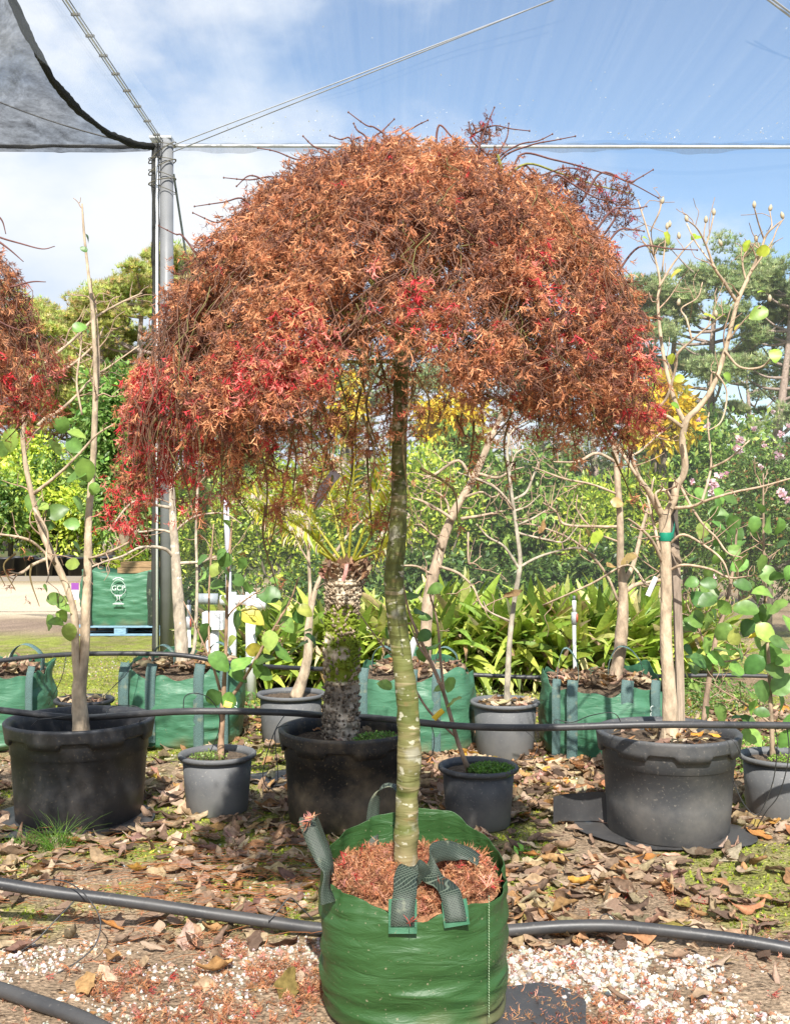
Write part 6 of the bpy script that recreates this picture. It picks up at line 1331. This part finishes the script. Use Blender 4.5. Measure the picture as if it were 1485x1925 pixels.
scatter(mb, T_small, W5[crown_k, :3] + o3 * W5[crown_k, 3:4] * .9, frames(o3 + [0, 0, 1.2]), RNG.uniform(.04, .08, 260), pal([(.30, .17, .11), (.42, .28, .18)], [1, 1], 260)); mb.build('leaf_scars', M_dry, T)
YG = [(.55, .55, .05), (.70, .64, .10), (.36, .44, .05), (.74, .64, .46), (.66, .52, .38)]
fr = [((655, 1060), (662, 950), (669, 815), -.05), ((660, 1060), (700, 950), (737, 828), 0), ((663, 1060), (712, 980), (752, 880), -.15), ((640, 1062), (545, 1000), (470, 950), -.2), ((645, 1058), (580, 970), (500, 885), .1), ((638, 1062), (590, 1010), (540, 975), -.3), ((650, 1055), (625, 950), (600, 850), .15), ((665, 1055), (720, 1030), (775, 985), -.2), ((648, 1056), (640, 960), (628, 870), .3), ((640, 1060), (520, 960), (430, 905), .1)]
for b0, b1, b2, dd in fr:
    mb = MB(); c = catmull([P(*b0, 5.66), P(*b1, 5.6 + dd), P(*b2, 5.5 + dd * 2)], 16); m = len(c); tube(mb, c, np.linspace(.009, .003, m), 5, (.50, .48, .06), False); mb.build('frond_stalk', M_leaf, T)
    mb = MB(); Tn = np.gradient(c, axis=0); Tn /= np.linalg.norm(Tn, axis=1)[:, None]; side = np.cross(Tn, [0, -1, .25]); side /= np.linalg.norm(side, axis=1)[:, None]
    idx = np.repeat(np.linspace(int(m * .36), m - 1, 38).astype(int), 1); 
    for s in (-1, 1):
        t = (idx / m - .3) / .7; L = .10 * np.sin(np.pi * np.clip(t * .78 + .16, 0, 1)) + .012; d = side[idx] * s * .75 + Tn[idx] * .75 + np.array([0, -.35, .1]) + RNG.normal(0, .10, (len(idx), 3))
        M = frames(d, RNG.normal(.3 * s, .3, len(idx))); cl = pal(YG, [4, 3, 3, 1.5, 1], len(idx), .1); scatter(mb, [tmpl_blade(3, .075, .3, .3, .8), tmpl_blade(3, .07, .9, .3, .8)], c[idx], M, L, cl)
        e = c[idx] + (d / np.linalg.norm(d, axis=1)[:, None]) * L[:, None] * .92; scatter(mb, T_small, e, frames(d + RNG.normal(0, .5, d.shape)), RNG.uniform(.012, .035, len(idx)), (.66, .54, .42))
    mb.build('leaflets', M_leaf, T)
mb = MB(); ribbon(mb, [P(652, 1060, 5.4), P(650, 1075, 5.38), P(645, 1092, 5.38)], (1, 0, .2), .02, (.55, .28, .24)); mb.build('dead_stub', M_dry, T)

# ================================================================== WEEPING MAPLES
ACX, ACY, CZ = .0, 3.53, 1.87
def maple(cx_, cy_, sc, n_tw, per, label, seed, front_low, group, red_fn, low_fn, density=1.0, ax=.845, ay=.81, az=.945):
    r = np.random.default_rng(seed); T = thing('weeping_maple', label, 'tree', (cx_, cy_, .42), group)
    apex = np.array([cx_ + .02, cy_, 2.17]); leafP = []; leafD = []; tw = MB()
    def dome(th, ph, s):   # th from the top
        return np.array([cx_ + .075 * max(0, math.cos(th)) ** .7 - .02 + ax * s * math.sin(th) ** 1.15 * math.cos(ph), cy_ + ay * s * math.sin(th) ** 1.22 * math.sin(ph), CZ + az * s * math.cos(th)])
    for i in range(n_tw):
        ph = r.uniform(0, 2 * np.pi); s = r.uniform(.86, 1.03) if r.random() < .82 else r.uniform(.6, .86)
        th0 = math.acos(1 - r.random() * .92) * 1.0 + .02; zl = low_fn(ph) + abs(r.normal(0, .09)); L = r.uniform(.22, .52)
        p = dome(th0, ph, s); pts = [p]; th = th0; step = .045
        for q in range(int(L / step)):
            if th < 1.5: th += step / (.9 * s) * r.uniform(.7, 1.1); ph2 = ph + r.normal(0, .05); nx = dome(th, ph2, s * (1 + r.normal(0, .012))); ph = ph2
            else: nx = pts[-1] + np.array([r.normal(0, .010), r.normal(0, .010), -step])
            if nx[2] < zl: break
            pts.append(nx)
        pts = np.array(pts)
        if len(pts) > 1: tube(tw, pts, np.linspace(.0021, .0008, len(pts)), 4, (.17, .09, .06) if r.random() < .9 else (.16, .14, .05), False)
        m = int(per * len(pts) / 6 * r.uniform(.7, 1.3) * density) + 1
        k = r.integers(0, len(pts), m); c = pts[k] + r.normal(0, .015, (m, 3)); leafP.append(c)
        out = c - np.array([cx_, cy_, CZ - .3]); out /= np.linalg.norm(out, axis=1)[:, None]
        tdir = np.cross(np.cross(out, [0, 0, -1.]), out); d = out * .28 + tdir * .65 + np.array([0, 0, -.75]) + r.normal(0, .36, (m, 3)); leafD.append(d)
    # low hanging strands
    for (sx, sy, ex, ey, D) in front_low:
        a, b = P(sx, sy, D), P(ex, ey, D + r.normal(0, .03)); mid = (a + b) / 2 + [r.normal(0, .03), 0, .02]; pts = catmull([a, mid, b], 6); tube(tw, pts, np.linspace(.005, .0015, len(pts)), 5, (.16, .12, .05), False)
        m = int(90 * np.linalg.norm(b - a) / .25 * .6) + 10; k = (r.random(m) ** .55 * (len(pts) - 1)).astype(int); c = pts[k] + r.normal(0, .024, (m, 3)); leafP.append(c); d = r.normal(0, .55, (m, 3)); d[:, 2] -= .8; leafD.append(d)
    tw.build('twigs', M_twig, T)
    p = np.vstack(leafP); d = np.vstack(leafD)
    cl_ = fbm(p + 3.3, 7.5, 3); keep = r.random(len(p)) < 1 - .97 * smooth(.585 - cl_, 0, .07) * (1 - smooth(p[:, 2], 2.28, 2.58)); p, d = p[keep], d[keep]; n = len(p)
    tone = fbm(p + seed, 5.5, 3); tone2 = fbm(p + 40 + seed, 2.2, 3); red = red_fn(p) * 1.1 + (tone2 - .60) * 2.2
    C = [np.array(c) for c in ((.30, .14, .09), (.66, .32, .16), (.52, .215, .105), (.17, .075, .055), (.66, .06, .07), (.74, .25, .20), (.48, .05, .06))]
    u = r.random(n) + (tone - .5) * 1.5; col = np.zeros((n, 3))
    col[:] = C[1]; col[u < .66] = C[2]; col[u < .36] = C[0]; col[u < .08] = C[3]
    v_ = r.random(n); isr = v_ < np.clip(red, .01, .85); w_ = r.random(n); col[isr & (w_ < .45)] = C[4]; col[isr & (w_ >= .45) & (w_ < .8)] = C[5]; col[isr & (w_ >= .8)] = C[6]
    col *= (1 + .2 * r.normal(0, 1, (n, 1))).clip(.5, 1.6)
    mb = MB(); scatter(mb, T_maple, p, frames(d), r.uniform(.026, .056, n) * sc, col); mb.build('foliage', M_maple, T)
    return T, n
def red_main(p):
    x, z = p[:, 0], p[:, 2]
    return .75 * smooth(-x, .48, .72) * smooth(2.25 - z, 0, .25) + .42 * smooth(x, .60, .78) * (1 - smooth(np.abs(z - 2.05), .10, .26)) + .30 * (1 - smooth(np.hypot(x + .02, (z - 2.0) * 1.4), .15, .40)) + .36 * (1 - smooth(np.hypot(x + .35, z - 2.10), .08, .26)) - .25 * smooth(z, 2.25, 2.45)
def low_main(ph):
    c, s = math.cos(ph), math.sin(ph)        # s<0 front
    z = (1.94 if s < 0 else 2.08) + .05 * math.sin(7 * ph)
    z -= (.34 if s < 0 else .50) * max(0, -c) ** 1.6 + (.08 if s < 0 else .24) * max(0, c) ** 2
    return z
fl_ = [(560, 760, 500, 1060, 3.4), (600, 750, 620, 900, 3.5), (520, 700, 470, 850, 3.3), (640, 760, 690, 860, 3.6), (480, 820, 500, 1000, 3.3), (430, 800, 385, 950, 3.4), (455, 860, 560, 905, 3.6), (780, 700, 800, 830, 3.1), (780, 720, 775, 970, 3.1), (790, 880, 860, 985, 3.15), (560, 900, 640, 880, 3.7), (850, 700, 820, 800, 3.2),
       (900, 700, 885, 770, 3.3), (1030, 720, 1040, 850, 3.4), (1070, 720, 1085, 870, 3.4), (1100, 700, 1130, 830, 3.5), (1120, 780, 1180, 900, 3.5), (1150, 850, 1195, 950, 3.5), (990, 700, 1010, 810, 3.6), (270, 800, 245, 930, 3.5), (300, 800, 290, 950, 3.4), (340, 830, 370, 970, 3.4), (380, 850, 420, 940, 3.4), (240, 900, 215, 1000, 3.5), (260, 930, 280, 1010, 3.5), (500, 950, 520, 1100, 3.35), (440, 900, 480, 980, 3.4), (660, 800, 640, 990, 3.7), (690, 850, 700, 1010, 3.8), (740, 930, 700, 1080, 3.9), (860, 780, 880, 830, 3.6), (1180, 700, 1215, 800, 3.5), (620, 650, 560, 800, 3.2), (700, 700, 720, 800, 3.3)]
rs = np.random.default_rng(77)
for k in range(46):
    sx = rs.choice([rs.uniform(235, 470), rs.uniform(420, 740), rs.uniform(780, 1190)], p=[.38, .40, .22]); sy = rs.uniform(640, 800) + (70 if sx < 420 else 0)
    fl_.append((sx, sy, sx + rs.normal(0, 25), sy + rs.uniform(70, 230) * (.6 if sx > 780 else 1), rs.uniform(3.1, 3.95)))
T, nleaf = maple(ACX, ACY, 1.0, 2150, 22, 'weeping maple with a rust and red dome of shrivelled leaves in the front bag', 5, fl_, 'weeping maples', red_main, low_main)
print('maple leaves', nleaf)
mb = MB(); w = limb_pts(3.53, [(766, 1665, 62), (766, 1640, 52), (763, 1610, 44), (764, 1560, 43), (765, 1500, 42), (768, 1460, 43), (769, 1420, 43), (768, 1370, 42), (765, 1310, 40), (759, 1260, 38), (752, 1210, 38), (746, 1160, 38), (741, 1110, 37), (742, 1060, 36), (748, 1000, 33), (750, 940, 30), (750, 860, 29), (752, 780, 28), (753, 720, 28), (755, 670, 30), (760, 640, 26)], n=8)
ww = w[:, :3]; rr = w[:, 3] * (1 + .03 * np.sin(np.arange(len(w)) * .9)); ii = np.arange(len(w)); rr = rr * (1 + .09 * np.exp(-((ii - 22) / 2.2) ** 2) + .10 * np.exp(-((ii - 47) / 2.5) ** 2) + .08 * np.exp(-((ii - 68) / 2.0) ** 2)); tube(mb, ww, rr, 40, (.3, .3, .2), rough=.10)
for (px_, py_, s_) in ((779, 1392, .011), (748, 1188, .010), (762, 1475, .008), (751, 1005, .009), (747, 830, .008), (772, 1575, .007)):      # healed branch scars
    q = P(px_, py_, 3.505); th = np.linspace(0, 2 * np.pi, 10, endpoint=False); mb.add([q + [0, -.012, 0]] + [q + [s_ * 1.5 * math.cos(t), 0.003, s_ * math.sin(t)] for t in th], np.array([[0, 1 + k_, 1 + (k_ + 1) % 10] for k_ in range(10)]), (.3, .3, .2))
# collar rings
mb.build('trunk', M_trunk, T)
# inner boughs
boughs = [[(756, 660, 18), (740, 600, 14), (690, 520, 10), (600, 450, 8), (500, 440, 6), (420, 500, 4), (360, 620, 3)], [(757, 650, 18), (790, 560, 15), (860, 450, 12), (930, 370, 10), (943, 330, 9), (935, 290, 5)], [(756, 665, 14), (800, 600, 11), (900, 540, 8), (1010, 520, 7), (1100, 580, 5), (1160, 700, 4), (1195, 850, 3)],
          [(755, 660, 14), (720, 620, 11), (620, 580, 9), (500, 580, 7), (400, 640, 6), (320, 730, 4), (285, 830, 3)], [(757, 655, 12), (770, 520, 9), (760, 420, 7), (700, 330, 5), (660, 285, 3)], [(755, 680, 10), (700, 680, 7), (600, 690, 6), (560, 760, 5), (600, 830, 5), (625, 900, 4), (590, 960, 3)], [(757, 670, 10), (830, 640, 8), (960, 620, 7), (1070, 680, 5), (1120, 790, 4), (1145, 850, 2)],
          [(690, 560, 6), (560, 680, 5), (440, 740, 6), (370, 790, 5), (330, 880, 3)], [(943, 340, 6), (990, 308, 4.5), (1050, 325, 4), (1120, 348, 3), (1190, 365, 2.5)], [(600, 640, 6), (640, 720, 5), (655, 800, 4), (640, 860, 3), (655, 950, 2)]]
for k, b in enumerate(boughs):
    mb = MB(); w = limb_pts(3.53, b, 0, RNG.uniform(-.35, .25)); tube(mb, w[:, :3], w[:, 3], 8, (.22, .22, .06), rough=.15); mb.build('branch', M_bark, T)
for b in ([(728, 262), (705, 240), (688, 235), (655, 211)], [(700, 265), (720, 245), (741, 224)], [(748, 262), (780, 238), (804, 226)], [(825, 236), (850, 258), (868, 270)], [(905, 300), (900, 272), (885, 250), (881, 230)], [(905, 262), (915, 235), (929, 202)], [(925, 305), (885, 262), (905, 245), (930, 236), (960, 242), (995, 246)], [(930, 300), (952, 260), (956, 232)], [(935, 300), (975, 272), (1010, 265), (1038, 252)], [(945, 296), (1000, 272), (1040, 264), (1081, 256)],
          [(980, 290), (1040, 300), (1110, 318), (1180, 342), (1237, 372)], [(1130, 325), (1180, 342), (1200, 335), (1227, 319)], [(985, 312), (1010, 330), (1060, 316), (1100, 322), (1120, 345)], [(520, 335), (470, 338), (421, 334)], [(600, 300), (560, 300), (520, 285), (485, 278)], [(620, 290), (590, 275), (570, 256)], [(460, 375), (420, 380), (366, 388)], [(430, 415), (405, 418), (363, 400)], [(660, 262), (640, 262), (620, 255)], [(345, 445), (330, 440), (298, 424)], [(500, 345), (470, 330), (445, 350)],
          [(1150, 420), (1160, 400), (1170, 385), (1180, 390)], [(1160, 435), (1190, 432), (1210, 435)], [(1200, 465), (1260, 468), (1310, 470)], [(690, 262), (672, 245), (665, 232)], [(1150, 395), (1190, 393), (1215, 388)], [(1040, 330), (1075, 345), (1120, 372), (1165, 380)]):
    b = [(b[0][0] + (750 - b[0][0]) * .10, b[0][1] + 55)] + b; m_ = len(b); D0 = 3.45 + RNG.normal(0, .10); w = catmull([P(x, y, D0) for x, y in b], 6); mb = MB(); tube(mb, w, np.linspace(.0042, .0016, len(w)), 5, (.15, .07, .06)); 
    for q in (.35, .6, .8, 1.0): i = min(len(w) - 1, int(q * len(w))); tube(mb, [w[i] - [0, 0, .003], w[i], w[i] + [0, 0, .003]], [.002, .0034, .002], 5, (.15, .08, .06))
    mb.build('bare_shoot', M_twig, T)
# shrivelled leaves on the right hand shoots
n = 420; base = np.array([P(x, y, 3.45) for x, y in ((1000, 335), (1020, 345), (1040, 360), (1060, 375), (1090, 390), (1110, 400), (1060, 330), (1085, 345), (1100, 360), (1125, 350), (1140, 375), (1150, 395), (1090, 330), (1165, 345), (930, 265), (905, 240), (905, 290), (880, 300), (860, 290), (1175, 410), (1180, 300 + 60))]); k = RNG.integers(0, len(base), n)
d = RNG.normal(0, .5, (n, 3)); d[:, 2] -= .8; mb = MB(); scatter(mb, T_maple[2:5], base[k] + RNG.normal(0, .022, (n, 3)), frames(d), RNG.uniform(.03, .05, n), pal([(.20, .09, .06), (.34, .14, .08), (.45, .04, .05)], [4, 3, .5], n)); mb.build('shrivelled_leaves', M_maple, T)

def red_left(p): return .5 * smooth(2.2 - p[:, 2], 0, .3) * smooth(p[:, 0], -1.5, -1.0)
def low_left(ph): return 2.03 + .1 * math.sin(4 * ph) - .1 * max(0, math.cos(ph))
fl2 = [(20, 700, 60, 800, 3.6), (70, 640, 95, 730, 3.6), (40, 760, 10, 830, 3.7), (30, 1040, 30, 1110, 3.9), (60, 1060, 75, 1140, 3.9), (-20, 1020, 10, 1100, 3.9), (100, 640, 130, 700, 3.6)]
T2, nl = maple(-2.03, 3.75, 1.0, 1300, 15, 'second weeping maple, its rust red crown cut by the left edge', 9, fl2, 'weeping maples', red_left, low_left, ax=.83, ay=.78, az=.95)
mb = MB(); tube(mb, catmull([(-2.03, 3.75, 0.0), (-2.0, 3.75, .9), (-2.05, 3.76, 1.6), (-2.03, 3.75, 2.3)], 6), .03, 12, (.2, .2, .06)); mb.build('trunk', M_trunk, T2)
for b in ([(-30, 430), (0, 446), (40, 458), (80, 468), (104, 463)], [(-10, 400), (5, 415), (12, 440)], [(20, 540), (60, 530), (87, 530)], [(0, 455), (20, 470), (45, 492)], [(-20, 590), (10, 610), (50, 625)]):
    w = catmull([P(x, y, 3.6) for x, y in b], 6); mb = MB(); tube(mb, w, np.linspace(.004, .0015, len(w)), 5, (.15, .07, .06)); mb.build('bare_shoot', M_twig, T2)
